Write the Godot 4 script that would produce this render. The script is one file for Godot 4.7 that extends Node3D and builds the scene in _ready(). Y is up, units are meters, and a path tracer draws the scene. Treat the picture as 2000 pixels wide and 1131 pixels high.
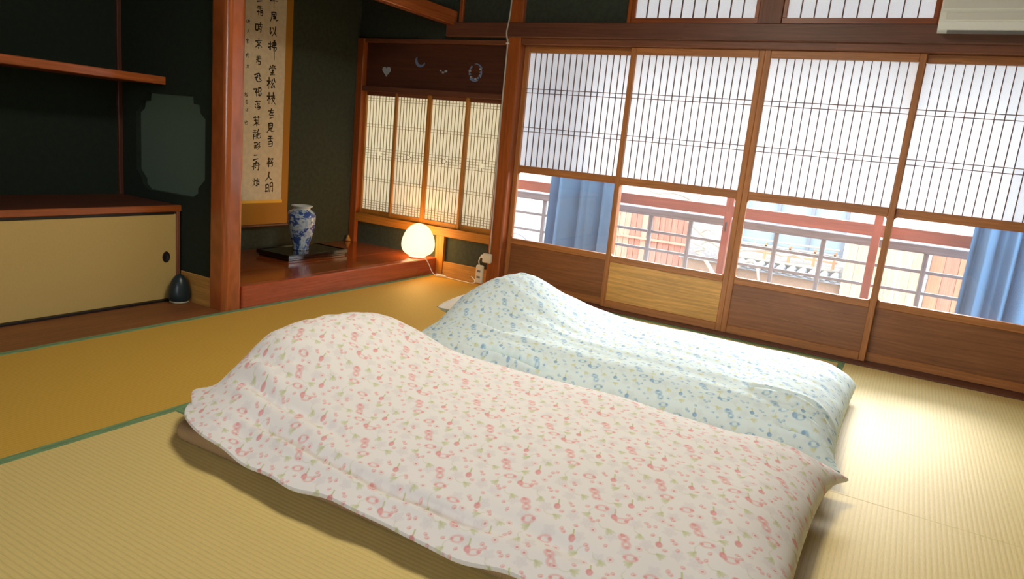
extends Node3D
# A tatami room with two futons in front of a wall of shoji doors, an alcove with a hanging scroll on the left.
# x runs along the shoji wall, z comes out of it into the room, y is up. The shoji wall stands at z = 0.

var rng := RandomNumberGenerator.new()
var M := {}
var taken := {}

# ---------------------------------------------------------------- helpers: nodes
func numbered(called: String) -> String:
	var n: int = taken.get(called, -1) + 1
	taken[called] = n
	return called if n == 0 else "%s_%03d" % [called, n]

func thing(called: String, label: String, category: String, at := Vector3.ZERO, group := "") -> Node3D:
	var o := Node3D.new()
	o.name = numbered(called)
	add_child(o)
	o.position = at
	o.set_meta("label", label)
	o.set_meta("category", category)
	if group != "":
		o.set_meta("group", group)
	return o

func struct(called: String, label: String, at := Vector3.ZERO) -> Node3D:
	var o := Node3D.new()
	o.name = numbered(called)
	add_child(o)
	o.position = at
	o.set_meta("kind", "structure")
	o.set_meta("label", label)
	return o

func off(n: Node) -> Vector3:
	var p := Vector3.ZERO
	while n != self and n is Node3D:
		p += (n as Node3D).position
		n = n.get_parent()
	return p

func start() -> SurfaceTool:
	var st := SurfaceTool.new()
	st.begin(Mesh.PRIMITIVE_TRIANGLES)
	return st

# Shapes are collected in room coordinates; the part is moved back by where its parents stand.
func part(st: SurfaceTool, called: String, m: Material, parent: Node, label := "") -> MeshInstance3D:
	return put(st.commit(), called, m, parent, Vector3.ZERO, label)

func put(mesh: Mesh, called: String, m: Material, parent: Node, at := Vector3.ZERO, label := "") -> MeshInstance3D:
	var o := MeshInstance3D.new()
	o.name = called
	o.mesh = mesh
	o.material_override = m
	parent.add_child(o, true)
	o.position = at - off(parent)
	if label != "":
		o.set_meta("label", label)
	return o

func bpart(called: String, a: Vector3, b: Vector3, m: Material, parent: Node, bev := 0.003, label := "") -> MeshInstance3D:
	var st := start()
	box(st, a, b, bev)
	return part(st, called, m, parent, label)

func tag_one(o: Node, label: String, category: String, group := "") -> void:
	o.name = numbered(o.name)
	o.set_meta("label", label)
	o.set_meta("category", category)
	if group != "":
		o.set_meta("group", group)

# ---------------------------------------------------------------- helpers: shapes
func tri(st: SurfaceTool, p: Array, n: Vector3, uv: Array) -> void:
	var order := [0, 1, 2]
	if (p[1] - p[0]).cross(p[2] - p[0]).dot(n) > 0.0:
		order = [0, 2, 1]
	for k in order:
		st.set_normal(n)
		st.set_uv(uv[k])
		st.add_vertex(p[k])

func box(st: SurfaceTool, a: Vector3, b: Vector3, bev := 0.003) -> void:
	var c := (a + b) / 2
	var h := ((b - a) / 2).abs()
	bev = min(bev, min(h.x, min(h.y, h.z)) * 0.6)
	var ax := 0
	for k in 3:
		if h[k] > h[ax]:
			ax = k
	var o := Vector2(rng.randf(), rng.randf())
	var vert := func(k: int, s: Vector3) -> Vector3:
		var p := Vector3(s.x * h.x, s.y * h.y, s.z * h.z)
		for j in 3:
			if j != k:
				p[j] -= s[j] * bev
		return c + p
	var uv := func(p: Vector3, n: Vector3) -> Vector2:
		var f := 0
		for k in 3:
			if absf(n[k]) > absf(n[f]):
				f = k
		if f == ax:
			return Vector2(p[(ax + 1) % 3] / 3.0, p[(ax + 2) % 3] / 0.5) + o
		return Vector2(p[ax] / 3.0, p[3 - ax - f] / 0.5) + o
	var quad := func(q: Array, n: Vector3) -> void:
		var w := []
		for p in q:
			w.append(uv.call(p, n))
		tri(st, [q[0], q[1], q[2]], n, [w[0], w[1], w[2]])
		tri(st, [q[0], q[2], q[3]], n, [w[0], w[2], w[3]])
	for k in 3:
		var i := (k + 1) % 3
		var j := (k + 2) % 3
		for s in [-1.0, 1.0]:
			var q := []
			for e in [[-1, -1], [1, -1], [1, 1], [-1, 1]]:
				var v := Vector3()
				v[k] = s
				v[i] = e[0]
				v[j] = e[1]
				q.append(vert.call(k, v))
			var n := Vector3()
			n[k] = s
			quad.call(q, n)
			for t in [-1.0, 1.0]:      # the edge between faces k and i
				var n2 := Vector3()
				n2[k] = s
				n2[i] = t
				var lo := n2
				lo[j] = -1
				var hi := n2
				hi[j] = 1
				quad.call([vert.call(k, lo), vert.call(i, lo), vert.call(i, hi), vert.call(k, hi)], n2.normalized())
	for x in [-1, 1]:
		for y in [-1, 1]:
			for z in [-1, 1]:
				var s := Vector3(x, y, z)
				var q := [vert.call(0, s), vert.call(1, s), vert.call(2, s)]
				tri(st, q, s.normalized(), [o, o, o])

func smooth_tri(st: SurfaceTool, p: Array, n: Array, uv: Array) -> void:
	var order := [0, 1, 2]
	var nn: Vector3 = n[0] + n[1] + n[2]
	if (p[1] - p[0]).cross(p[2] - p[0]).dot(nn) > 0.0:
		order = [0, 2, 1]
	for k in order:
		st.set_normal(n[k])
		st.set_uv(uv[k])
		st.add_vertex(p[k])

# A grid of points as a smooth surface; ups is a point the surface faces away from, or null for upwards.
func grid(st: SurfaceTool, pts: Array, uvs: Array, flip := false, closed := false) -> void:
	var nu := pts.size()
	var nv: int = pts[0].size()
	var nor := []
	for i in nu:
		var row := []
		for j in nv:
			var i0: int = max(i - 1, 0)
			var i1: int = min(i + 1, nu - 1)
			var j0: int = j - 1
			var j1: int = j + 1
			if closed:
				j0 = (nv - 2) if j == 0 else j0
				j1 = 1 if j == nv - 1 else j1
			else:
				j0 = max(j0, 0)
				j1 = min(j1, nv - 1)
			var n: Vector3 = (pts[i1][j] - pts[i0][j]).cross(pts[i][j1] - pts[i][j0])
			if flip:
				n = -n
			row.append(n.normalized() if n.length() > 1e-12 else Vector3.UP)
		nor.append(row)
	for i in nu - 1:
		for j in nv - 1:
			smooth_tri(st, [pts[i][j], pts[i + 1][j], pts[i + 1][j + 1]], [nor[i][j], nor[i + 1][j], nor[i + 1][j + 1]], [uvs[i][j], uvs[i + 1][j], uvs[i + 1][j + 1]])
			smooth_tri(st, [pts[i][j], pts[i + 1][j + 1], pts[i][j + 1]], [nor[i][j], nor[i + 1][j + 1], nor[i][j + 1]], [uvs[i][j], uvs[i + 1][j + 1], uvs[i][j + 1]])

func lathe(st: SurfaceTool, at: Vector3, prof: Array, seg := 40) -> void:
	var pts := []
	var uvs := []
	var run := 0.0
	for i in prof.size():
		if i:
			run += (prof[i] - prof[i - 1]).length()
		var row := []
		var ru := []
		for j in seg + 1:
			var a := TAU * j / seg
			row.append(at + Vector3(cos(a) * prof[i].x, prof[i].y, sin(a) * prof[i].x))
			ru.append(Vector2(float(j) / seg, run))
		pts.append(row)
		uvs.append(ru)
	grid(st, pts, uvs, false, true)

func curve(pts: Array, n := 6) -> Array:
	var out := []
	for i in pts.size() - 1:
		var p0: Vector3 = pts[max(i - 1, 0)]
		var p3: Vector3 = pts[min(i + 2, pts.size() - 1)]
		for k in n:
			out.append((pts[i] as Vector3).cubic_interpolate(pts[i + 1], p0, p3, float(k) / n))
	out.append(pts[-1])
	return out

func tube(st: SurfaceTool, pts: Array, r0: float, r1: float, seg := 10) -> void:
	var rows := []
	var uvs := []
	var side := Vector3.ZERO
	for i in pts.size():
		var d: Vector3 = (pts[min(i + 1, pts.size() - 1)] - pts[max(i - 1, 0)]).normalized()
		if side == Vector3.ZERO:
			side = d.cross(Vector3.UP if absf(d.y) < 0.9 else Vector3.RIGHT).normalized()
		side = (side - d * side.dot(d)).normalized()
		var up := d.cross(side)
		var r := lerpf(r0, r1, float(i) / (pts.size() - 1))
		var row := []
		var ru := []
		for j in seg + 1:
			var a := TAU * j / seg
			row.append(pts[i] + (side * cos(a) + up * sin(a)) * r)
			ru.append(Vector2(float(i) * 0.02, float(j) / seg))
		rows.append(row)
		uvs.append(ru)
	for e in [0, rows.size() - 1]:
		var cap := []
		var cu := []
		for j in seg + 1:
			cap.append(pts[e])
			cu.append(Vector2.ZERO)
		if e == 0:
			rows.push_front(cap)
			uvs.push_front(cu)
			break
	var cap2 := []
	var cu2 := []
	for j in seg + 1:
		cap2.append(pts[-1])
		cu2.append(Vector2.ZERO)
	rows.append(cap2)
	uvs.append(cu2)
	grid(st, rows, uvs, true, true)

# A flat outline (x, y) pushed out from z0 to z1.
func slab(st: SurfaceTool, outline: PackedVector2Array, z0: float, z1: float) -> void:
	var ids := Geometry2D.triangulate_polygon(outline)
	for k in range(0, ids.size(), 3):
		for z in [[z1, Vector3.BACK], [z0, Vector3.FORWARD]]:
			var p := []
			var u := []
			for e in 3:
				var q := outline[ids[k + e]]
				p.append(Vector3(q.x, q.y, z[0]))
				u.append(Vector2(q.x / 3.0, q.y / 0.5))
			tri(st, p, z[1], u)
	var mid := Vector2.ZERO
	for q in outline:
		mid += q / outline.size()
	var ccw := not Geometry2D.is_polygon_clockwise(outline)
	for k in outline.size():
		var a := outline[k]
		var b := outline[(k + 1) % outline.size()]
		var d := (b - a).normalized()
		var n := Vector3(d.y, -d.x, 0) if ccw else Vector3(-d.y, d.x, 0)
		var q := [Vector3(a.x, a.y, z0), Vector3(b.x, b.y, z0), Vector3(b.x, b.y, z1), Vector3(a.x, a.y, z1)]
		tri(st, [q[0], q[1], q[2]], n, [a, b, b])
		tri(st, [q[0], q[2], q[3]], n, [a, b, a])

# A frame with a rounded rectangular opening, one piece, between outer and inner rectangles.
func rounded(x0: float, y0: float, x1: float, y1: float, r: float, n := 6) -> PackedVector2Array:
	var out := PackedVector2Array()
	for c in [[x1 - r, y1 - r, 0.0], [x0 + r, y1 - r, 0.25], [x0 + r, y0 + r, 0.5], [x1 - r, y0 + r, 0.75]]:
		for k in n + 1:
			var a: float = TAU * (c[2] + 0.25 * k / n)
			out.append(Vector2(c[0] + cos(a) * r, c[1] + sin(a) * r))
	return out

# ---------------------------------------------------------------- helpers: materials
func mat(color: Color, rough := 0.8, extra := {}) -> StandardMaterial3D:
	var m := StandardMaterial3D.new()
	m.albedo_color = color
	m.roughness = rough
	m.cull_mode = BaseMaterial3D.CULL_DISABLED
	for k in extra:
		m.set(k, extra[k])
	return m

func c8(r: int, g: int, b: int) -> Color:
	return Color(r / 255.0, g / 255.0, b / 255.0)

func tex(w: int, h: int, f: Callable) -> ImageTexture:
	var d := PackedByteArray()
	d.resize(w * h * 3)
	var at := 0
	for y in h:
		for x in w:
			var c: Color = f.call(x, y)
			d[at] = int(clampf(c.r, 0, 1) * 255)
			d[at + 1] = int(clampf(c.g, 0, 1) * 255)
			d[at + 2] = int(clampf(c.b, 0, 1) * 255)
			at += 3
	var im := Image.create_from_data(w, h, false, Image.FORMAT_RGB8, d)
	return ImageTexture.create_from_image(im)

func noise(s: int, f: float, oct := 3) -> FastNoiseLite:
	var n := FastNoiseLite.new()
	n.seed = s
	n.frequency = f
	n.fractal_octaves = oct
	return n

func blob(im: Image, x: float, y: float, rx: float, ry: float, turn: float, c: Color, a: float, ring := 0.0) -> void:
	var w := im.get_width()
	var h := im.get_height()
	var r := int(ceil(maxf(rx, ry))) + 2
	for j in range(-r, r + 1):
		for i in range(-r, r + 1):
			var u := (i * cos(turn) + j * sin(turn)) / rx
			var v := (-i * sin(turn) + j * cos(turn)) / ry
			var d := sqrt(u * u + v * v)
			var k := clampf((1.0 - d) * 3.0, 0.0, 1.0)
			if ring > 0.0:
				k *= clampf(0.25 + (d - ring) * 4.0, 0.12, 1.0)
			if k <= 0.0:
				continue
			var px := posmod(int(x) + i, w)
			var py := posmod(int(y) + j, h)
			im.set_pixel(px, py, im.get_pixel(px, py).lerp(c, k * a))

func brush(im: Image, pts: Array, r0: float, r1: float, c: Color, a := 0.9) -> void:
	var v := []
	for p in pts:
		v.append(Vector3(p.x, p.y, 0))
	var path := curve(v, 10)
	for i in path.size():
		var r := lerpf(r0, r1, float(i) / maxf(path.size() - 1, 1))
		blob(im, path[i].x, path[i].y, r, r, 0, c, a)

func floral(base: Color, flower: Color, deep: Color, pale: Color, leaf: Color) -> ImageTexture:
	var im := Image.create_empty(512, 512, false, Image.FORMAT_RGB8)
	im.fill(base)
	# grey-lilac ghost flowers in the ground
	for g in [[60, 60], [200, 30], [330, 110], [470, 220], [150, 180], [40, 300], [260, 300], [400, 330], [120, 430], [330, 470], [490, 440], [250, 170], [420, 20], [200, 440], [20, 180]]:
		for k in 5:
			var t := TAU * k / 5
			blob(im, g[0] + cos(t) * 19, g[1] + sin(t) * 19, 20, 15, t, pale, 0.30)
	# leaves: short curved blades in small fans
	for l in [[95, 262, 0.5], [340, 112, 0.9], [300, 436, 0.7], [470, 64, 2.3], [180, 372, 2.0], [440, 392, 1.2], [222, 108, 2.6], [40, 470, 0.3], [474, 172, 1.7], [258, 236, 0.1]]:
		for k in 3:
			var t: float = l[2] + 0.55 * (k - 1)
			blob(im, l[0] + cos(t) * 15, l[1] + sin(t) * 15, 26, 10, t, leaf, 0.5)
		var e: float = l[2] + 2.4
		brush(im, [Vector2(l[0], l[1]), Vector2(l[0] + cos(e) * 30, l[1] + sin(e) * 30), Vector2(l[0] + cos(e + 0.4) * 58, l[1] + sin(e + 0.4) * 58)], 5, 3, leaf, 0.18)
	# large double roses
	for g in [[130, 196], [385, 452]]:
		blob(im, g[0], g[1], 34, 28, 0.4, flower, 0.8, 0.2)
		blob(im, g[0] + 26, g[1] + 38, 32, 26, 1.0, flower, 0.75, 0.25)
		blob(im, g[0] - 10, g[1] - 12, 17, 12, 0.5, deep, 0.55)
		blob(im, g[0] + 10, g[1] + 14, 14, 9, 0.9, deep, 0.35)
		blob(im, g[0] + 34, g[1] + 50, 12, 10, 0.2, deep, 0.4)
	# ring flowers
	for g in [[215, 300], [455, 40], [60, 96], [330, 340]]:
		blob(im, g[0], g[1], 40, 26, -0.25, flower, 0.8, 0.45)
		blob(im, g[0] + 22, g[1] - 8, 13, 10, 0.3, deep, 0.55)
		blob(im, g[0] - 24, g[1] + 6, 11, 10, 0.3, deep, 0.45)
	# tulips with a stem
	for g in [[290, 322], [25, 400], [330, 200], [176, 44]]:
		brush(im, [Vector2(g[0] - 12, g[1] - 44), Vector2(g[0] - 5, g[1] - 22), Vector2(g[0], g[1] - 4)], 5, 5, leaf, 0.6)
		blob(im, g[0], g[1] + 8, 18, 24, -0.4, deep, 0.75)
		blob(im, g[0] + 7, g[1] + 12, 12, 17, 0.3, flower, 0.6)
	# sprigs of small blossoms
	for g in [[345, 286], [366, 300], [352, 316], [400, 210], [192, 92], [250, 60], [264, 76], [70, 350], [88, 364], [440, 296], [458, 312], [484, 298], [200, 404], [218, 418], [236, 400], [420, 160], [402, 178], [150, 322], [500, 120], [16, 190], [28, 204], [256, 204], [160, 484], [110, 24], [126, 36], [330, 24], [290, 500], [60, 430], [492, 360], [90, 130], [240, 350], [110, 400]]:
		blob(im, g[0], g[1], 15, 12, g[0] * 0.1, flower, 0.7, 0.25)
		blob(im, g[0] + 3, g[1] + 2, 6, 5, 0, deep, 0.5)
	for g in [[280, 150], [390, 250], [470, 484], [30, 250], [240, 470], [130, 118], [380, 90], [180, 246], [500, 240]]:
		blob(im, g[0], g[1], 22, 18, 0.4, flower.lerp(base, 0.55), 0.7, 0.4)
		blob(im, g[0], g[1], 8, 7, 0, deep, 0.75)
	return ImageTexture.create_from_image(im)

func make_materials() -> void:
	var n1 := noise(3, 0.02, 4)
	var n2 := noise(7, 0.006, 3)
	var n3 := noise(11, 0.09, 2)
	var grain := tex(1024, 256, func(x, y):
		var w: float = n2.get_noise_2d(x * 0.3, y * 2.0) * 14.0
		var a: float = n1.get_noise_2d(x * 0.10, (y + w) * 5.0)
		var b: float = n3.get_noise_2d(x * 0.25, y * 6.0)
		var v: float = 0.90 + 0.13 * a + 0.08 * b + 0.08 * n2.get_noise_2d(x * 0.8 + 300.0, y * 2.0)
		return Color(v, v * 0.985, v * 0.96))
	var wood := func(c: Color, rough: float, extra := {}) -> StandardMaterial3D:
		var m := mat(c, rough, extra)
		m.albedo_texture = grain
		return m
	M.frame = wood.call(c8(196, 130, 74), 0.42)          # shoji frames
	M.bars = wood.call(c8(120, 84, 62), 0.5)             # shoji lattice
	M.fine_bars = wood.call(c8(176, 152, 122), 0.5)
	M.kneeboard = wood.call(c8(160, 104, 66), 0.4)
	M.kneeboard_light = wood.call(c8(240, 186, 104), 0.4)
	M.beam = wood.call(c8(140, 86, 60), 0.45)
	M.beam_dark = wood.call(c8(118, 74, 56), 0.45)
	M.post = wood.call(c8(178, 96, 44), 0.35)
	M.post_red = wood.call(c8(190, 104, 54), 0.22, {"clearcoat_enabled": true, "clearcoat": 0.6, "clearcoat_roughness": 0.15})
	M.lacquer_floor = wood.call(c8(164, 82, 36), 0.16, {"clearcoat_enabled": true, "clearcoat": 0.5, "clearcoat_roughness": 0.08})
	M.step = wood.call(c8(190, 92, 58), 0.25, {"clearcoat_enabled": true, "clearcoat": 0.5, "clearcoat_roughness": 0.15})
	M.board = wood.call(c8(146, 92, 52), 0.5)
	M.base = wood.call(c8(206, 156, 84), 0.5)
	M.gold_wood = wood.call(c8(206, 140, 58), 0.4)
	M.carved = wood.call(c8(96, 54, 38), 0.5)
	M.outer = wood.call(c8(168, 86, 62), 0.5)
	M.rail = wood.call(c8(146, 154, 162), 0.7)
	M.plank_red = wood.call(c8(194, 126, 106), 0.8)
	M.plank_pink = wood.call(c8(210, 160, 136), 0.8)
	M.plank_beige = wood.call(c8(222, 186, 152), 0.8)
	M.plank_brown = wood.call(c8(182, 134, 106), 0.8)
	M.orange_wood = wood.call(c8(206, 148, 104), 0.7)
	M.branch = wood.call(c8(186, 180, 168), 0.8)

	var pn := noise(21, 0.05, 4)
	var sand := tex(512, 512, func(x, y):
		var v: float = 0.86 + 0.16 * pn.get_noise_2d(x * 8.0, y * 8.0) + 0.10 * pn.get_noise_2d(x * 0.7, y * 0.7)
		return Color(v, v, v))
	var plaster := func(c: Color) -> StandardMaterial3D:
		return mat(c, 0.95, {"albedo_texture": sand, "uv1_triplanar": true, "uv1_world_triplanar": true, "uv1_scale": Vector3(1.3, 1.3, 1.3)})
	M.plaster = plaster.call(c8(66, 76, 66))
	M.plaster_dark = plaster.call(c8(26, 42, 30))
	M.plaster_room = plaster.call(c8(150, 146, 122))
	M.house = plaster.call(c8(222, 220, 214))
	M.mud = plaster.call(c8(168, 136, 112))
	M.concrete = plaster.call(c8(186, 184, 178))
	M.tile = plaster.call(c8(172, 176, 176))
	M.ceiling = wood.call(c8(150, 112, 72), 0.7)

	var wp := noise(31, 0.06, 3)
	var washi := tex(512, 512, func(x, y):
		var v: float = 0.965 + 0.012 * wp.get_noise_2d(x * 2.0, y * 2.0) + 0.012 * wp.get_noise_2d(x * 9.0, y * 1.2)
		return Color(v, v, v))
	M.paper = mat(c8(246, 249, 252), 0.9, {"albedo_texture": washi, "backlight_enabled": true, "backlight": Color(0.95, 0.95, 0.95), "uv1_triplanar": true, "uv1_world_triplanar": true})
	M.paper_cream = mat(c8(248, 246, 236), 0.9, {"albedo_texture": washi, "backlight_enabled": true, "backlight": Color(0.80, 0.79, 0.75), "uv1_triplanar": true, "uv1_world_triplanar": true})
	M.fusuma = mat(c8(206, 178, 108), 0.8, {"albedo_texture": washi, "uv1_triplanar": true, "uv1_world_triplanar": true})
	M.grey_paper = mat(c8(92, 112, 98), 0.9, {"albedo_texture": washi, "uv1_triplanar": true, "uv1_world_triplanar": true})
	M.glass = mat(Color(1, 1, 1, 0.06), 0.02, {"transparency": BaseMaterial3D.TRANSPARENCY_ALPHA})
	M.house_glass = mat(c8(150, 170, 180), 0.15)
	M.mullion = mat(c8(122, 130, 138), 0.6)

	# Tatami: rush ridges run along u, 8 ridges to a tile of 12 cm.
	var tn := noise(41, 0.05, 3)
	var rush := tex(256, 256, func(x, y):
		var stem: float = tn.get_noise_2d(x * 0.25, y * 9.0)
		var groove := 0.5 + 0.5 * cos(TAU * y / 32.0)
		var v: float = 0.95 + 0.06 * stem - 0.05 * pow(groove, 4.0)
		return Color(v, v, v * (0.96 + 0.03 * stem)))
	var ridge := tex(128, 128, func(x, y):
		var v := 0.5 - 0.5 * cos(TAU * y / 16.0)
		v = pow(v, 0.7) * (0.90 + 0.10 * cos(TAU * (x / 16.0 + 0.5 * floorf(y / 16.0))))
		return Color(v, v, v))
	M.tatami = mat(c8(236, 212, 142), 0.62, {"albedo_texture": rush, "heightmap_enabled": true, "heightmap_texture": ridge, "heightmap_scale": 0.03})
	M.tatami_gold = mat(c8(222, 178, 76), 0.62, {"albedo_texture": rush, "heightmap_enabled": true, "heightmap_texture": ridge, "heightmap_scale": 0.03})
	var hn := noise(45, 0.2, 2)
	var cloth_t := tex(128, 128, func(x, y):
		var v: float = 0.85 + 0.10 * hn.get_noise_2d(x * 3.0, y * 3.0) + (0.06 if (x / 4 + y / 4) % 2 == 0 else -0.04)
		return Color(v, v, v))
	M.heri = mat(c8(130, 170, 120), 0.8, {"albedo_texture": cloth_t})

	M.pink_cloth = mat(Color.WHITE, 0.9, {"albedo_texture": floral(c8(240, 239, 238), c8(236, 190, 188), c8(224, 142, 146), c8(222, 218, 222), c8(202, 208, 164))})
	M.blue_cloth = mat(Color.WHITE, 0.9, {"albedo_texture": floral(c8(222, 240, 244), c8(166, 200, 222), c8(116, 158, 204), c8(210, 224, 228), c8(206, 212, 168))})
	M.mattress_tan = mat(c8(200, 164, 118), 0.95, {"albedo_texture": cloth_t, "uv1_scale": Vector3(6, 6, 6)})
	M.mattress_blue = mat(c8(196, 212, 212), 0.95, {"albedo_texture": cloth_t, "uv1_scale": Vector3(6, 6, 6)})
	M.cream_cloth = mat(c8(246, 238, 226), 0.95)
	M.curtain = mat(c8(96, 144, 188), 0.95, {"albedo_texture": cloth_t, "uv1_scale": Vector3(8, 8, 8), "backlight_enabled": true, "backlight": Color(0.4, 0.4, 0.4)})
	M.black = mat(c8(12, 12, 14), 0.12, {"clearcoat_enabled": true, "clearcoat": 0.8, "clearcoat_roughness": 0.05})
	M.dark = mat(c8(26, 22, 20), 0.5)
	M.white_plastic = mat(c8(244, 248, 244), 0.4)
	M.cream_plastic = mat(c8(228, 222, 200), 0.5)
	M.grey_cord = mat(c8(190, 188, 178), 0.6)
	M.dark_slot = mat(c8(120, 122, 120), 0.5)
	M.teal = mat(c8(24, 44, 52), 0.35)
	M.pale_rim = mat(c8(190, 186, 160), 0.5)
	M.cutout_light = mat(c8(176, 184, 190), 0.25)  # pale tone painted for the light that shows through the carved board
	M.cutout_light_blue = mat(c8(120, 140, 176), 0.25)  # bluish tone of the same painted light in the board's cut-outs
	M.mount = mat(c8(206, 142, 38), 0.75, {"albedo_texture": cloth_t, "uv1_triplanar": true, "uv1_scale": Vector3(10, 10, 10)})
	M.mount_strip = mat(c8(246, 190, 60), 0.6)
	M.lamp_glass = mat(c8(255, 246, 220), 0.5, {"emission_enabled": true, "emission": Color(1.0, 0.93, 0.72), "emission_energy_multiplier": 0.15})

	M.lamp_panel = mat(c8(255, 250, 240), 0.5, {"emission_enabled": true, "emission": Color(1.0, 0.92, 0.78), "emission_energy_multiplier": 0.2})

	var im := Image.create_empty(512, 512, false, Image.FORMAT_RGB8)
	var vn := noise(51, 0.012, 4)
	var blue := c8(36, 66, 150)
	for y in 512:
		for x in 512:
			var t := TAU * x / 512.0
			var v: float = vn.get_noise_3d(cos(t) * 82.0, sin(t) * 82.0, y * 1.0)
			var w: float = vn.get_noise_3d(cos(t) * 240.0 + 90.0, sin(t) * 240.0, y * 3.0)
			var k: float = clampf((v + 0.5 * w - 0.10) * 6.0, 0.0, 0.8)
			im.set_pixel(x, y, c8(186, 208, 224).lerp(c8(136, 168, 204), clampf(w * 1.6 + 0.25, 0, 0.7)).lerp(blue, k))
	for b in [[40, 470, 120, 380, 200, 330], [200, 330, 260, 240, 340, 200], [260, 480, 330, 420, 440, 400], [20, 250, 90, 180, 170, 150], [380, 300, 440, 240, 500, 130], [340, 200, 380, 120, 470, 90]]:
		brush(im, [Vector2(b[0], b[1]), Vector2(b[2], b[3]), Vector2(b[4], b[5])], 7, 4, blue, 0.8)
		for k in 5:
			var q := Vector2(b[0], b[1]).lerp(Vector2(b[4], b[5]), k / 4.0)
			blob(im, q.x + rng.randf_range(-26, 26), q.y + rng.randf_range(-26, 26), 20, 12, rng.randf() * 3.0, blue, 0.8, 0.3)
	M.porcelain = mat(Color.WHITE, 0.12, {"albedo_texture": ImageTexture.create_from_image(im), "clearcoat_enabled": true, "clearcoat": 0.6, "clearcoat_roughness": 0.05, "uv1_scale": Vector3(1, 2.2, 1)})

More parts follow.
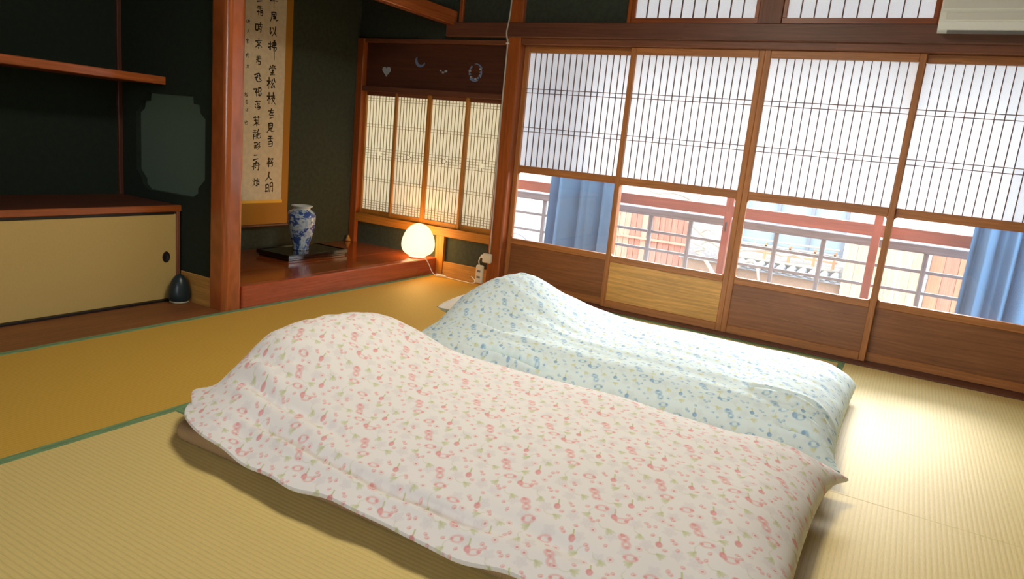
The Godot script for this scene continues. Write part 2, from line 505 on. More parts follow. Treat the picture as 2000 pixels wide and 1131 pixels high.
# ---------------------------------------------------------------- the calligraphy, brush strokes on a 10 x 10 field
const GLYPHS := {
	"level": [[1, 4, 9, 4], [5, 0, 5, 10], [3, 1, 3, 2], [7, 1, 7, 2]],
	"wind": [[2, 1, 2, 6, 0, 10], [2, 1, 7, 1, 7, 6, 8, 9, 11, 8], [3, 3, 6, 3], [4, 5, 6, 5, 6, 7, 4, 7], [5, 3, 5, 8]],
	"with": [[2, 2, 2, 7, 4, 5], [5, 2, 6, 4], [8, 1, 7, 6, 4, 9], [7, 6, 9, 9]],
	"brush": [[2, 1, 2, 8, 1, 7], [0, 3, 4, 3], [0, 6, 4, 5], [5, 2, 8, 2, 8, 4, 5, 4, 5, 6, 9, 6, 8, 9], [6, 0, 6, 9], [7, 0, 7, 10, 7, 17]],
	"hall": [[5, 0, 5, 2], [2, 1, 3, 2], [8, 1, 7, 2], [1, 5, 1, 3, 9, 3, 8, 4], [4, 5, 6, 5, 6, 6, 4, 6], [5, 6, 5, 10], [3, 8, 7, 8], [2, 10, 8, 10]],
	"pine": [[2, 0, 2, 10], [0, 3, 4, 3], [2, 4, 0, 7], [2, 4, 4, 6], [6, 2, 5, 5], [8, 1, 9, 4], [7, 5, 5, 9, 8, 8], [8, 7, 9, 9]],
	"twig": [[2, 0, 2, 10], [0, 3, 4, 3], [2, 4, 0, 7], [2, 4, 4, 6], [5, 3, 9, 3], [7, 0, 7, 5], [5, 5, 9, 5, 5, 10], [6, 6, 10, 11]],
	"left": [[1, 2, 8, 2], [5, 0, 2, 6], [4, 4, 8, 4], [6, 4, 6, 7], [3, 7, 8, 7], [3, 10, 8, 9]],
	"see": [[3, 1, 7, 1, 7, 5, 3, 5], [3, 1, 3, 5], [3, 3, 7, 3], [4, 6, 1, 9], [6, 5, 6, 8, 10, 8]],
	"snow": [[3, 0, 7, 0], [5, 0, 5, 4], [2, 2, 8, 2], [3, 5, 7, 5, 7, 9, 3, 9], [3, 7, 7, 7]],
	"field": [[2, 1, 5, 1, 4, 4, 1, 4], [3, 0, 3, 9, 2, 8], [1, 6, 5, 6], [6, 1, 9, 1, 7, 3], [7, 3, 6, 6, 9, 5], [8, 5, 8, 9, 6, 9]],
	"person": [[5, 1, 4, 5, 1, 9], [4, 4, 6, 7, 9, 9]],
	"bright": [[1, 2, 1, 8], [1, 2, 4, 2, 4, 8], [1, 5, 4, 5], [1, 8, 4, 8], [6, 1, 6, 7, 5, 9], [6, 1, 9, 1, 9, 9, 8, 8], [6, 4, 9, 4]],
	"frost": [[2, 0, 8, 0], [5, 0, 5, 4], [1, 2, 9, 2], [3, 5, 3, 10], [1, 6, 5, 6], [6, 5, 9, 5, 9, 10, 6, 10], [6, 5, 6, 10], [6, 7, 9, 7]],
	"time": [[1, 2, 1, 7, 4, 7, 4, 2, 1, 2], [5, 2, 10, 2], [7, 0, 7, 4], [5, 4, 10, 4], [8, 4, 8, 9, 7, 9], [6, 6, 7, 7]],
	"come": [[1, 3, 9, 2], [5, 0, 5, 10, 4, 9], [3, 4, 4, 5], [7, 4, 6, 5], [5, 6, 1, 9], [5, 6, 9, 9]],
	"spring": [[2, 1, 8, 1], [2, 3, 8, 3], [1, 5, 9, 4], [5, 0, 3, 6, 1, 8], [4, 6, 8, 8], [4, 7, 7, 7, 7, 10, 4, 10]],
	"fly": [[1, 2, 7, 1, 7, 5, 10, 8], [8, 3, 9, 4], [5, 3, 3, 6, 5, 9, 9, 9], [2, 5, 5, 5]],
	"crow": [[0, 2, 4, 2, 2, 5, 5, 5], [3, 2, 3, 9], [6, 1, 9, 1, 9, 4, 6, 4], [6, 1, 6, 6, 10, 6, 9, 9], [6, 8, 7, 9], [8, 8, 8, 9]],
	"fall": [[1, 1, 9, 1], [3, 0, 3, 2], [7, 0, 7, 2], [1, 4, 2, 5], [1, 7, 3, 9], [5, 3, 4, 6], [5, 4, 8, 4, 4, 8], [6, 6, 9, 8], [5, 8, 8, 8, 8, 10, 5, 10]],
	"leaf": [[1, 1, 9, 1], [3, 0, 3, 2], [7, 0, 7, 2], [2, 4, 8, 4], [4, 3, 4, 6, 8, 6], [5, 6, 5, 10], [5, 7, 1, 9], [5, 7, 9, 9]],
	"dragon": [[1, 1, 4, 1], [2, 1, 3, 3], [0, 3, 5, 3], [1, 5, 1, 10], [1, 5, 4, 5, 4, 10], [1, 7, 4, 7], [7, 0, 6, 4, 10, 4], [6, 6, 9, 6], [6, 5, 6, 9, 10, 9, 10, 7]],
	"shade": [[1, 1, 5, 1, 5, 4, 1, 4], [3, 4, 3, 9], [1, 6, 5, 6], [2, 7, 1, 9], [4, 7, 5, 9], [9, 1, 6, 4], [9, 4, 6, 7], [10, 6, 6, 10]],
	"two": [[3, 3, 7, 3], [2, 8, 8, 7]],
	"boat": [[5, 0, 4, 2], [2, 2, 2, 7, 1, 9], [2, 2, 8, 2, 8, 9, 7, 9], [0, 5, 10, 4], [4, 3, 5, 4], [4, 6, 5, 7]],
	"shine": [[2, 0, 2, 6, 0, 9], [0, 2, 1, 4], [4, 2, 3, 4], [2, 6, 4, 9], [5, 2, 10, 2], [6, 4, 9, 4, 9, 7, 6, 7], [6, 4, 6, 7], [5, 9, 10, 8], [7, 0, 7, 11]],
}

func scroll_texture() -> ImageTexture:
	# 0.35 m wide (z 1.122 at the left edge to 0.772), 1.47 m tall (y 1.95 at the top to 0.48)
	var k := 1000.0
	var im := Image.create_empty(350, 1470, false, Image.FORMAT_RGB8)
	var pn := noise(61, 0.02, 4)
	for y in 1470:
		for x in 350:
			var v: float = 1.0 + 0.05 * pn.get_noise_2d(x, y)
			im.set_pixel(x, y, Color(0.87 * v, 0.82 * v, 0.70 * v))
	var ink := c8(22, 18, 16)
	var columns := [
		[0.884, 0.074, [["level", 1.823], ["wind", 1.73], ["with", 1.632], ["brush", 1.535], ["hall", 1.378], ["pine", 1.289], ["twig", 1.188], ["left", 1.084], ["see", 0.985], ["snow", 0.89], ["field", 0.744], ["person", 0.647], ["bright", 0.567]]],
		[1.004, 0.064, [["two", 1.82], ["frost", 1.743], ["time", 1.635], ["come", 1.536], ["spring", 1.429], ["fly", 1.312], ["crow", 1.217], ["fall", 1.132], ["leaf", 1.022], ["dragon", 0.935], ["shade", 0.856], ["two", 0.779], ["boat", 0.716], ["shine", 0.603]]],
		[1.094, 0.030, [["time", 1.658], ["person", 1.599], ["come", 1.536], ["boat", 1.444], ["see", 1.373], ["pine", 1.19], ["snow", 1.14], ["with", 1.09], ["fly", 1.006]]],
	]
	for col in columns:
		var n := 0
		for g in col[2]:
			var size: float = col[1] * k * (0.86 if n % 3 == 1 else 1.0)
			var cx: float = (1.122 - col[0]) * k + 4.0 * sin(n * 2.1)
			var cy: float = (1.95 - g[1]) * k
			for s in GLYPHS[g[0]]:
				var pts := []
				for e in range(0, s.size(), 2):
					pts.append(Vector2(cx + (s[e] - 5) * size / 10.0 + rng.randf_range(-1, 1), cy + (s[e + 1] - 5 + 0.12 * (5 - s[e])) * size / 10.0))
				var w: float = size * rng.randf_range(0.060, 0.10)
				brush(im, pts, w, w * 0.55, ink, 0.9)
			n += 1
	return ImageTexture.create_from_image(im)

# ---------------------------------------------------------------- shoji
func bar_mesh(size: Vector3, bev := 0.001) -> ArrayMesh:
	var st := start()
	box(st, -size / 2, size / 2, bev)
	return st.commit()

func frame_opening(st: SurfaceTool, x0: float, y0: float, x1: float, y1: float, r: float, z0: float, z1: float) -> void:
	# the small rounded corners in a rectangular opening: four fillets
	for c in [[x0, y0, 1, 1], [x1, y0, -1, 1], [x0, y1, 1, -1], [x1, y1, -1, -1]]:
		var o := PackedVector2Array()
		o.append(Vector2(c[0], c[1]))
		for k in 7:
			var a := PI / 2 * k / 6
			o.append(Vector2(c[0] + c[2] * r * (1 - sin(a)), c[1] + c[3] * r * (1 - cos(a))))
		slab(st, o, z0, z1)

func shoji_door(n: int, x0: float, x1: float, zf: float, board: Material, label: String) -> void:
	var d := struct("door_%d" % n, label, Vector3((x0 + x1) / 2, 0.012, zf))
	var zb := zf - 0.032
	var sw := 0.034
	bpart("stile", Vector3(x0, 0.012, zb), Vector3(x0 + sw, 1.716, zf), M.frame, d)
	bpart("stile", Vector3(x1 - sw, 0.012, zb), Vector3(x1, 1.716, zf), M.frame, d)
	var a := x0 + sw
	var b := x1 - sw
	bpart("top_rail", Vector3(a, 1.672, zb), Vector3(b, 1.716, zf), M.frame, d)
	bpart("middle_rail", Vector3(a, 0.846, zb), Vector3(b, 0.896, zf), M.frame, d)
	bpart("lower_rail", Vector3(a, 0.326, zb), Vector3(b, 0.368, zf), M.frame, d)
	bpart("bottom_rail", Vector3(a, 0.012, zb), Vector3(b, 0.062, zf), M.frame, d)
	bpart("kneeboard", Vector3(a, 0.062, zb + 0.010), Vector3(b, 0.326, zf - 0.010), board, d, 0.001)
	var st := start()
	frame_opening(st, a, 0.368, b, 0.846, 0.020, zb + 0.004, zf - 0.003)
	part(st, "rounded_corner_moulding", M.frame, d)
	bpart("glass_pane", Vector3(a, 0.368, zb + 0.012), Vector3(b, 0.846, zb + 0.015), M.glass, d, 0.0)
	bpart("paper", Vector3(a, 0.896, zb + 0.006), Vector3(b, 1.672, zb + 0.0065), M.paper, d, 0.0)
	var vbar := bar_mesh(Vector3(0.0045, 0.776, 0.010))
	var hbar := bar_mesh(Vector3(b - a, 0.004, 0.008))
	for k in 16:
		put(vbar, "lattice_bar", M.bars, d, Vector3(lerpf(a, b, (k + 1) / 17.0), 1.284, zb + 0.0125))
	for y in [1.430, 1.402, 1.165, 1.136]:
		put(hbar, "lattice_crossbar", M.bars, d, Vector3((a + b) / 2, y, zb + 0.0205))

func small_shoji(n: int, x0: float, x1: float, zf: float, kind: int, label: String) -> void:
	var d := struct("window_%d" % n, label, Vector3((x0 + x1) / 2, 0.365, zf))
	var y0 := 0.365
	var y1 := 1.338
	var zb := zf - 0.022
	var sw := 0.02
	bpart("stile", Vector3(x0, y0, zb), Vector3(x0 + sw, y1, zf), M.gold_wood, d, 0.002)
	bpart("stile", Vector3(x1 - sw, y0, zb), Vector3(x1, y1, zf), M.gold_wood, d, 0.002)
	var a := x0 + sw
	var b := x1 - sw
	bpart("top_rail", Vector3(a, y1 - 0.028, zb), Vector3(b, y1, zf), M.beam, d, 0.002)
	bpart("bottom_rail", Vector3(a, y0, zb), Vector3(b, y0 + 0.038, zf), M.gold_wood, d, 0.002)
	var lo := y0 + 0.038
	var hi := y1 - 0.028
	bpart("paper", Vector3(a, lo, zb + 0.004), Vector3(b, hi, zb + 0.0045), M.paper_cream, d, 0.0)
	var cx := (a + b) / 2
	var cy := lerpf(hi, lo, 0.496)
	var vbar := bar_mesh(Vector3(0.0032, hi - lo, 0.007), 0.0006)
	var vup := bar_mesh(Vector3(0.0032, hi - cy - 0.016, 0.007), 0.0006)
	var vdown := bar_mesh(Vector3(0.0032, cy - 0.016 - lo, 0.007), 0.0006)
	var hbar := bar_mesh(Vector3(b - a, 0.0030, 0.006), 0.0006)
	var hhalf := bar_mesh(Vector3((b - a) / 2 - 0.018, 0.0030, 0.006), 0.0006)
	for k in 9:
		var x := lerpf(a, b, (k + 1) / 10.0)
		if k == 4:
			put(vup, "lattice_bar", M.fine_bars, d, Vector3(x, (cy + 0.016 + hi) / 2, zb + 0.0085))
			put(vdown, "lattice_bar", M.fine_bars, d, Vector3(x, (cy - 0.016 + lo) / 2, zb + 0.0085))
		else:
			put(vbar, "lattice_bar", M.fine_bars, d, Vector3(x, (lo + hi) / 2, zb + 0.0085))
	for f in [0.022, 0.042, 0.245, 0.268, 0.452, 0.474, 0.496, 0.518, 0.540, 0.715, 0.738, 0.918, 0.938, 0.958, 0.978]:
		if f > 0.46 and f < 0.53:
			put(hhalf, "lattice_crossbar", M.fine_bars, d, Vector3(a + (b - a) / 4 - 0.009, lerpf(hi, lo, f), zb + 0.0145))
			put(hhalf, "lattice_crossbar", M.fine_bars, d, Vector3(b - (b - a) / 4 + 0.009, lerpf(hi, lo, f), zb + 0.0145))
		else:
			put(hbar, "lattice_crossbar", M.fine_bars, d, Vector3(cx, lerpf(hi, lo, f), zb + 0.0145))
	# the open square in the middle of the lattice; two of the windows have a pair of curls in it
	if kind == 1:
		for sd in [-1, 1]:
			st_curl(d, cx, cy, sd, zb + 0.020)

func st_curl(d: Node3D, cx: float, cy: float, s: int, z: float) -> void:
	var st := start()
	tube(st, curve([Vector3(cx - 0.022, cy + s * 0.004, z), Vector3(cx - 0.010, cy + s * 0.018, z), Vector3(cx + 0.006, cy + s * 0.013, z), Vector3(cx + 0.022, cy - s * 0.002, z)], 4), 0.0024, 0.0016, 6)
	part(st, "curl_ornament", M.bars, d)

# ---------------------------------------------------------------- soft things
func puff(t: float) -> float:
	t = clampf(t, 0.0, 1.0)
	return sqrt(1.0 - (1.0 - t) * (1.0 - t))

# p: x0 / x1 head and foot, z0 / z1 far and near edge, widths of the round-off, heights of the edges, plateau, pillow hump
func duvet(called: String, label: String, group: String, m: Material, p: Dictionary) -> void:
	var nu := 150
	var nv := 100
	var wave := noise(p.seed, 1.1, 2)
	var fold := noise(p.seed + 5, 1.0, 2)
	var pts := []
	var uvs := []
	var low := []
	for i in nu + 1:
		var row := []
		var ru := []
		var rl := []
		for j in nv + 1:
			var u := float(i) / nu
			var v := float(j) / nv
			u = 0.5 - 0.5 * cos(PI * u) * lerpf(1.0, absf(cos(PI * u)), -0.25)
			v = 0.5 - 0.5 * cos(PI * v) * lerpf(1.0, absf(cos(PI * v)), -0.25)
			u = clampf(u, 0, 1)
			v = clampf(v, 0, 1)
			var hx: float = p.x0 + p.head.call(v)
			var fx: float = p.x1 + p.foot.call(v)
			var fz: float = p.z0 + p.far.call(u)
			var nz: float = p.z1 + p.near.call(u)
			var x := lerpf(hx, fx, u)
			var z := lerpf(fz, nz, v)
			var len: float = fx - hx
			var wid: float = nz - fz
			var dh := u * len
			var df := (1 - u) * len
			var da := v * wid
			var dn := (1 - v) * wid
			var s: float = puff(dh / p.wh) * puff(df / p.wf) * puff(da / p.wa) * (1.0 - pow(1.0 - clampf(dn / p.wn, 0.0, 1.0), p.pn))
			var e := [exp(-dh / 0.07), exp(-df / 0.07), exp(-da / 0.07), exp(-dn / 0.07)]
			var lip: float = (p.lip_h.call(v) * e[0] + p.lip_f * e[1] + p.lip_a * e[2] + p.lip_n.call(u) * e[3]) / (e[0] + e[1] + e[2] + e[3])
			var y: float = lip + (p.top - lip) * s
			var qx: float = (x - p.hx) / (p.hs if x > p.hx else p.hs0)
			var qz: float = (z - p.hz) / p.hw
			y += p.hump * exp(-qx * qx - pow(absf(qz), 3.0)) * puff(dh / 0.12) * puff(da / 0.2) * puff(dn / 0.3)
			y += s * 0.008 * wave.get_noise_2d(x * 2.0, z * 2.0)
			y += s * 0.005 * fold.get_noise_2d(x * 1.2 + z * 1.0, z * 8.0 - x * 1.6) * (1.0 + 3.2 * exp(-dn / 0.20) * exp(-dh / 0.9) + 1.6 * exp(-dh / 0.25))
			y += s * 0.008 * fold.get_noise_2d(x * 7.0, z * 2.0 + 9.0) * exp(-df / 0.15)
			for cr in p.creases:
				var ca := Vector2(cr[0], cr[1])
				var cb := Vector2(cr[2], cr[3])
				var qq := Vector2(x, z)
				var near := Geometry2D.get_closest_point_to_segment(qq, ca, cb)
				var tt: float = (near - ca).length() / (cb - ca).length()
				var dd: float = (qq - near).length() / cr[5]
				var sg := signf((cb - ca).cross(qq - ca))
				y += 1.5 * cr[4] * sin(PI * clampf(tt, 0.0, 1.0)) * (exp(-dd * dd) - 0.6 * exp(-pow(dd - 1.6, 2.0)) * (1.0 if sg > 0.0 else 0.3)) * minf(1.0, s * 3.0)
			row.append(Vector3(x, y, z))
			ru.append(Vector2(x, z + (1.0 - s) * 0.04) / 0.27)
			rl.append(Vector3(lerpf(x, (p.x0 + p.x1) / 2, 0.004), y - 0.014 - 0.045 * s, lerpf(z, (p.z0 + p.z1) / 2, 0.006)))
		pts.append(row)
		uvs.append(ru)
		low.append(rl)
	var st := start()
	grid(st, pts, uvs, true)
	grid(st, low, uvs, false)
	# the hem: a strip from the upper to the lower sheet all round
	var ring := []
	for i in nu + 1:
		ring.append([i, 0])
	for j in range(1, nv + 1):
		ring.append([nu, j])
	for i in range(nu - 1, -1, -1):
		ring.append([i, nv])
	for j in range(nv - 1, -1, -1):
		ring.append([0, j])
	var rows := [[], [], []]
	var ruv := [[], [], []]
	for e in ring:
		var a: Vector3 = pts[e[0]][e[1]]
		var b: Vector3 = low[e[0]][e[1]]
		var c := Vector3((p.x0 + p.x1) / 2, a.y, (p.z0 + p.z1) / 2)
		var out := (a - c)
		out.y = 0
		rows[0].append(a)
		rows[1].append((a + b) / 2 + out.normalized() * 0.006)
		rows[2].append(b)
		for k in 3:
			ruv[k].append(uvs[e[0]][e[1]] + Vector2(0, k * 0.02))
	grid(st, rows, ruv, false)
	var o := part(st, called, m, self)
	tag_one(o, label, "duvet", group)

func pillow(called: String, label: String, top: Material, under: Material, c: Vector3, l: Vector3, turn := 0.0) -> void:
	var t := thing(called, label, "pillow", Vector3(c.x, c.y - l.y / 2, c.z), "pillows at the head of the futons")
	for side in [1, -1]:
		var pts := []
		var uvs := []
		for i in 33:
			var row := []
			var ru := []
			for j in 33:
				var a := -1 + i / 16.0
				var b := -1 + j / 16.0
				var h := pow((1 - pow(absf(a), 2.6)) * (1 - pow(absf(b), 2.6)), 0.42)
				var px := a * l.x / 2 * (1 - 0.06 * (1 - b * b))
				var pz := b * l.z / 2 * (1 - 0.06 * (1 - a * a))
				row.append(c + Vector3(px, side * h * l.y / 2, pz).rotated(Vector3.UP, turn))
				ru.append(Vector2(px, pz) / 0.29)
			pts.append(row)
			uvs.append(ru)
		var st := start()
		grid(st, pts, uvs, side > 0)
		part(st, "pillow_top" if side > 0 else "pillow_underside", top if side > 0 else under, t)

func mattress(called: String, label: String, m: Material, a: Vector3, b: Vector3, seed_: int) -> void:
	var n := noise(seed_, 1.6, 2)
	var pts := []
	var uvs := []
	var r := 0.022
	# a stadium profile swept as concentric outlines: from the floor edge, round the side, over the top
	for k in 9:
		var ang := -PI / 2 + PI * k / 8.0
		var out := cos(ang) * r
		var y := (a.y + b.y) / 2 + sin(ang) * (b.y - a.y) / 2
		var row := []
		var ru := []
		var o := rounded(a.x + r - out, a.z + r - out, b.x - r + out, b.z - r + out, 0.05 + out, 5)
		o.append(o[0])
		for q in o:
			var w := n.get_noise_2d(q.x, q.y) * 0.012
			row.append(Vector3(q.x + w, maxf(y + w * (1.0 if k > 4 else 0.0), 0.001), q.y + w))
			ru.append(q / 0.4)
		pts.append(row)
		uvs.append(ru)
	for k in 2:
		var row := []
		var ru := []
		for q in pts[8 if k == 0 else 0]:
			row.append(Vector3((a.x + b.x) / 2, q.y, (a.z + b.z) / 2))
			ru.append(Vector2.ZERO)
		if k == 0:
			pts.append(row)
			uvs.append(ru)
		else:
			pts.push_front(row)
			uvs.push_front(ru)
	var st := start()
	grid(st, pts, uvs, true, true)
	var e := part(st, called, m, self)
	tag_one(e, label, "mattress", "floor mattresses under the duvets")

func curtain(label: String, x0: float, x1: float, z: float, fs: Array) -> void:
	var pts := []
	var uvs := []
	for i in 61:
		var row := []
		var ru := []
		var y := lerpf(1.93, 0.03, i / 60.0)
		for j in 81:
			var t := j / 80.0
			var k := 0.0
			for f in fs:
				k += f[2] * (2.0 * pow(absf(sin(PI * (t * f[0] + f[1] + 0.02 * (i / 60.0) * f[0]))), 0.6) - 1.0)
			var flare := 1.0 + 0.06 * i / 60.0
			row.append(Vector3(lerpf(x0, x1, 0.5 + (t - 0.5) * flare) + 0.010 * sin(TAU * 3.0 * t), y, z + 0.055 * k * (0.7 + 0.5 * i / 60.0)))
			ru.append(Vector2(t, i / 60.0))
		pts.append(row)
		uvs.append(ru)
	var st := start()
	grid(st, pts, uvs, true)
	var t := thing("curtain", label, "curtain", Vector3((x0 + x1) / 2, 0.03, z), "blue curtains on the veranda")
	part(st, "cloth", M.curtain, t)
	st = start()
	tube(st, [Vector3(x0 - 0.05, 1.94, z), Vector3(x1 + 0.05, 1.94, z)], 0.011, 0.011)
	part(st, "curtain_rod", M.outer, t)

# ================================================================ the scene
func _ready() -> void:
	rng.seed = 20240611
	# ---- camera
	var cam := Camera3D.new()
	cam.name = "camera"
	cam.position = Vector3(1.7352, 1.0356, 4.4152)
	cam.rotation_degrees = Vector3(-11.6428, 28.8177, 5.6538)
	cam.fov = 44.924
	cam.near = 0.05
	cam.far = 200
	add_child(cam)
	cam.current = true
	# ---- sky, exposure
	var env := Environment.new()
	var sky := Sky.new()
	var sm := ProceduralSkyMaterial.new()
	sm.sky_top_color = c8(216, 230, 250)
	sm.sky_horizon_color = c8(255, 253, 248)
	sm.ground_horizon_color = c8(225, 220, 212)
	sm.ground_bottom_color = c8(150, 146, 140)
	sm.sky_curve = 0.3
	sky.sky_material = sm
	env.background_mode = Environment.BG_SKY
	env.sky = sky
	env.background_energy_multiplier = 1.0
	env.tonemap_mode = Environment.TONE_MAPPER_LINEAR
	env.tonemap_exposure = 9.5
	env.sdfgi_enabled = true
	env.ssao_enabled = true
	env.ssil_enabled = true
	var we := WorldEnvironment.new()
	we.name = "world_environment"
	we.environment = env
	add_child(we)
	# ---- the sun, veiled: it comes in over the veranda, across the shoji wall
	var sun := DirectionalLight3D.new()
	sun.name = "sun"
	sun.light_color = Color(1.0, 0.99, 0.97)
	sun.light_energy = 0.30
	sun.light_angular_distance = 22.0
	sun.shadow_enabled = true
	sun.sky_mode = DirectionalLight3D.SKY_MODE_LIGHT_ONLY
	add_child(sun)
	sun.look_at_from_position(Vector3.ZERO, Vector3(0.08, -0.46, 1.0), Vector3.UP)

	make_materials()
	build_floor()
	build_window_wall()
	build_alcoves()
	build_room_shell()
	build_futons()
	build_alcove_things()
	build_wall_things()
	build_outside()

func mat_tile(f: Node3D, a: Vector2, b: Vector2, along_x: bool, m: Material) -> void:
	var st := start()
	var y := -0.0012 * rng.randf()      # no two mats lie quite level
	var g := 0.0
	var lo := a + Vector2(g, g)
	var hi := b - Vector2(g, g)
	var q := [Vector3(lo.x, y, lo.y), Vector3(hi.x, y, lo.y), Vector3(hi.x, y, hi.y), Vector3(lo.x, y, hi.y)]
	var uv := []
	for p in q:
		uv.append((Vector2(p.x, p.z) if along_x else Vector2(p.z, p.x)) / 0.12)
	tri(st, [q[0], q[1], q[2]], Vector3.UP, [uv[0], uv[1], uv[2]])
	tri(st, [q[0], q[2], q[3]], Vector3.UP, [uv[0], uv[2], uv[3]])
	for k in 4:
		var p0: Vector3 = q[k]
		var p1: Vector3 = q[(k + 1) % 4]
		var d := Vector3(0, -0.05, 0)
		var n := Vector3((p1 - p0).z, 0, -(p1 - p0).x).normalized()
		tri(st, [p0, p1, p1 + d], n, [uv[k], uv[(k + 1) % 4], uv[k]])
		tri(st, [p0, p1 + d, p0 + d], n, [uv[k], uv[k], uv[k]])
	var o := part(st, "tatami_mat", m, f)
	var w := 0.034
	for s in 2:
		if along_x:
			var z := lo.y if s == 0 else hi.y - w
			bpart("cloth_border", Vector3(lo.x, -0.02, z), Vector3(hi.x, 0.0022, z + w), M.heri, o, 0.0015)
		else:
			var x := lo.x if s == 0 else hi.x - w
			bpart("cloth_border", Vector3(x, -0.02, lo.y), Vector3(x + w, 0.0022, hi.y), M.heri, o, 0.0015)

func build_floor() -> void:
	var f := struct("floor", "floor of golden tatami mats with green cloth borders")
	bpart("subfloor", Vector3(-1.40, -0.12, -0.02), Vector3(2.60, -0.051, 6.30), M.board, f, 0.0)
	var zs := [0.075, 1.94, 3.86, 5.78]
	for k in 3:
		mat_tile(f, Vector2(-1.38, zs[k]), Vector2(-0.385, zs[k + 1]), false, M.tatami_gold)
		mat_tile(f, Vector2(1.53, zs[k]), Vector2(2.56, zs[k + 1]), false, M.tatami)
	var zc := [0.075, 0.985, 1.94, 2.90, 3.86, 4.82, 5.78]
	for k in 6:
		mat_tile(f, Vector2(-0.385, zc[k]), Vector2(1.53, zc[k + 1]), true, M.tatami)

func build_window_wall() -> void:
	var w := struct("wall_back", "wall of dark green plaster and brown beams above and beside the shoji doors")
	# sill and head tracks, long beams
	bpart("sill_track", Vector3(-0.80, -0.05, -0.075), Vector3(2.56, 0.010, 0.075), M.beam_dark, w, 0.004)
	bpart("head_track", Vector3(-0.80, 1.716, -0.075), Vector3(2.56, 1.764, 0.022), M.beam, w, 0.004)
	bpart("lintel_beam", Vector3(-1.43, 1.758, 0.0), Vector3(2.56, 1.856, 0.045), M.beam_dark, w, 0.006)
	bpart("upper_plaster", Vector3(-0.80, 1.86, -0.03), Vector3(-0.05, 2.62, -0.005), M.plaster, w, 0.0)
	bpart("upper_plaster", Vector3(1.70, 1.86, -0.03), Vector3(2.56, 2.62, -0.005), M.plaster, w, 0.0)
	bpart("upper_plaster", Vector3(-0.05, 2.34, -0.03), Vector3(1.70, 2.62, -0.005), M.plaster, w, 0.0)
	bpart("beam_core", Vector3(-0.80, 1.764, -0.09), Vector3(2.56, 1.862, -0.002), M.beam_dark, w, 0.0)
	bpart("transom_post", Vector3(0.757, 1.856, -0.05), Vector3(0.890, 2.36, 0.012), M.beam, w, 0.004)
	bpart("transom_post", Vector3(1.668, 1.856, -0.05), Vector3(1.705, 2.36, 0.012), M.post, w, 0.004)
	bpart("transom_post", Vector3(-0.055, 1.856, -0.05), Vector3(-0.028, 2.36, 0.008), M.post, w, 0.004)
	# over and under the small shoji of the alcove's side
	bpart("alcove_plaster", Vector3(-2.32, 1.74, -0.06), Vector3(-0.90, 2.62, -0.012), M.plaster, w, 0.0)
	bpart("thin_rail", Vector3(-2.25, 1.712, -0.06), Vector3(-0.905, 1.742, 0.006), M.beam, w, 0.003)
	bpart("window_head", Vector3(-2.25, 1.338, -0.06), Vector3(-0.905, 1.378, 0.016), M.beam_dark, w, 0.003)
	bpart("window_sill", Vector3(-2.25, 0.298, -0.06), Vector3(-0.905, 0.366, 0.020), M.gold_wood, w, 0.003)
	bpart("lower_plaster", Vector3(-2.25, 0.0, -0.06), Vector3(-0.905, 0.298, -0.016), M.plaster, w, 0.0)
	bpart("window_jamb", Vector3(-2.285, 0.11, -0.06), Vector3(-2.222, 1.74, 0.022), M.post, w, 0.003)
	bpart("short_post", Vector3(-1.398, 0.0, -0.03), Vector3(-1.322, 0.300, 0.012), M.gold_wood, w, 0.003)
	bpart("upper_batten", Vector3(-1.345, 1.856, -0.02), Vector3(-1.315, 2.62, 0.010), M.post, w, 0.003)
	var bb := struct("baseboard_back", "pale wooden baseboard below the dark panel beside the corner post")
	bpart("board", Vector3(-1.322, -0.02, -0.03), Vector3(-0.905, 0.103, 0.004), M.base, bb, 0.002)
	# posts
	var p := struct("trim_1", "brown square corner post with the white cable, left of the shoji doors", Vector3(-0.855, 0, 0))
	bpart("post", Vector3(-0.912, -0.03, -0.08), Vector3(-0.802, 2.62, 0.034), M.post, p, 0.008)
	p = struct("trim_2", "brown square corner post at the far end of the shoji doors", Vector3(2.48, 0, 0))
	bpart("post", Vector3(2.425, -0.03, -0.08), Vector3(2.56, 2.62, 0.034), M.post, p, 0.008)
	# carved board over the small shoji, solid pale pieces standing in for light through its openwork
	p = struct("trim_3", "dark carved board with pale pieces painted as light through its cutouts, above the small shoji windows", Vector3(-1.58, 1.378, -0.03))
	bpart("board", Vector3(-2.225, 1.378, -0.05), Vector3(-0.91, 1.712, -0.026), M.carved, p, 0.0)
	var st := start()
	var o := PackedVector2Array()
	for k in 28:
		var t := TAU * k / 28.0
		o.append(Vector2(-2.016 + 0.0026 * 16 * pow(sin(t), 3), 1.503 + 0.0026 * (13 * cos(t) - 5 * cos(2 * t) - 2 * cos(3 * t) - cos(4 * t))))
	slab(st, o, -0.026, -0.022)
	part(st, "heart_cutout_light", M.cutout_light, p)
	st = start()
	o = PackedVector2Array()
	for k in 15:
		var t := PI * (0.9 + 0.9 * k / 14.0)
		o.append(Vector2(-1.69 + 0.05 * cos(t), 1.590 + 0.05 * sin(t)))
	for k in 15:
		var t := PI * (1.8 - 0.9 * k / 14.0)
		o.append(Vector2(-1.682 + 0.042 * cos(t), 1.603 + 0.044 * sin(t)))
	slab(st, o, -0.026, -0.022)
	part(st, "crescent_cutout_light", M.cutout_light_blue, p)
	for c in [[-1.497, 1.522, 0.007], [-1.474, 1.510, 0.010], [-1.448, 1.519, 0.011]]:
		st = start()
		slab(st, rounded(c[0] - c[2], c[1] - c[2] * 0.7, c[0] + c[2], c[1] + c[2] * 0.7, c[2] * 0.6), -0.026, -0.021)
		part(st, "dot_cutout_light", M.cutout_light, p)
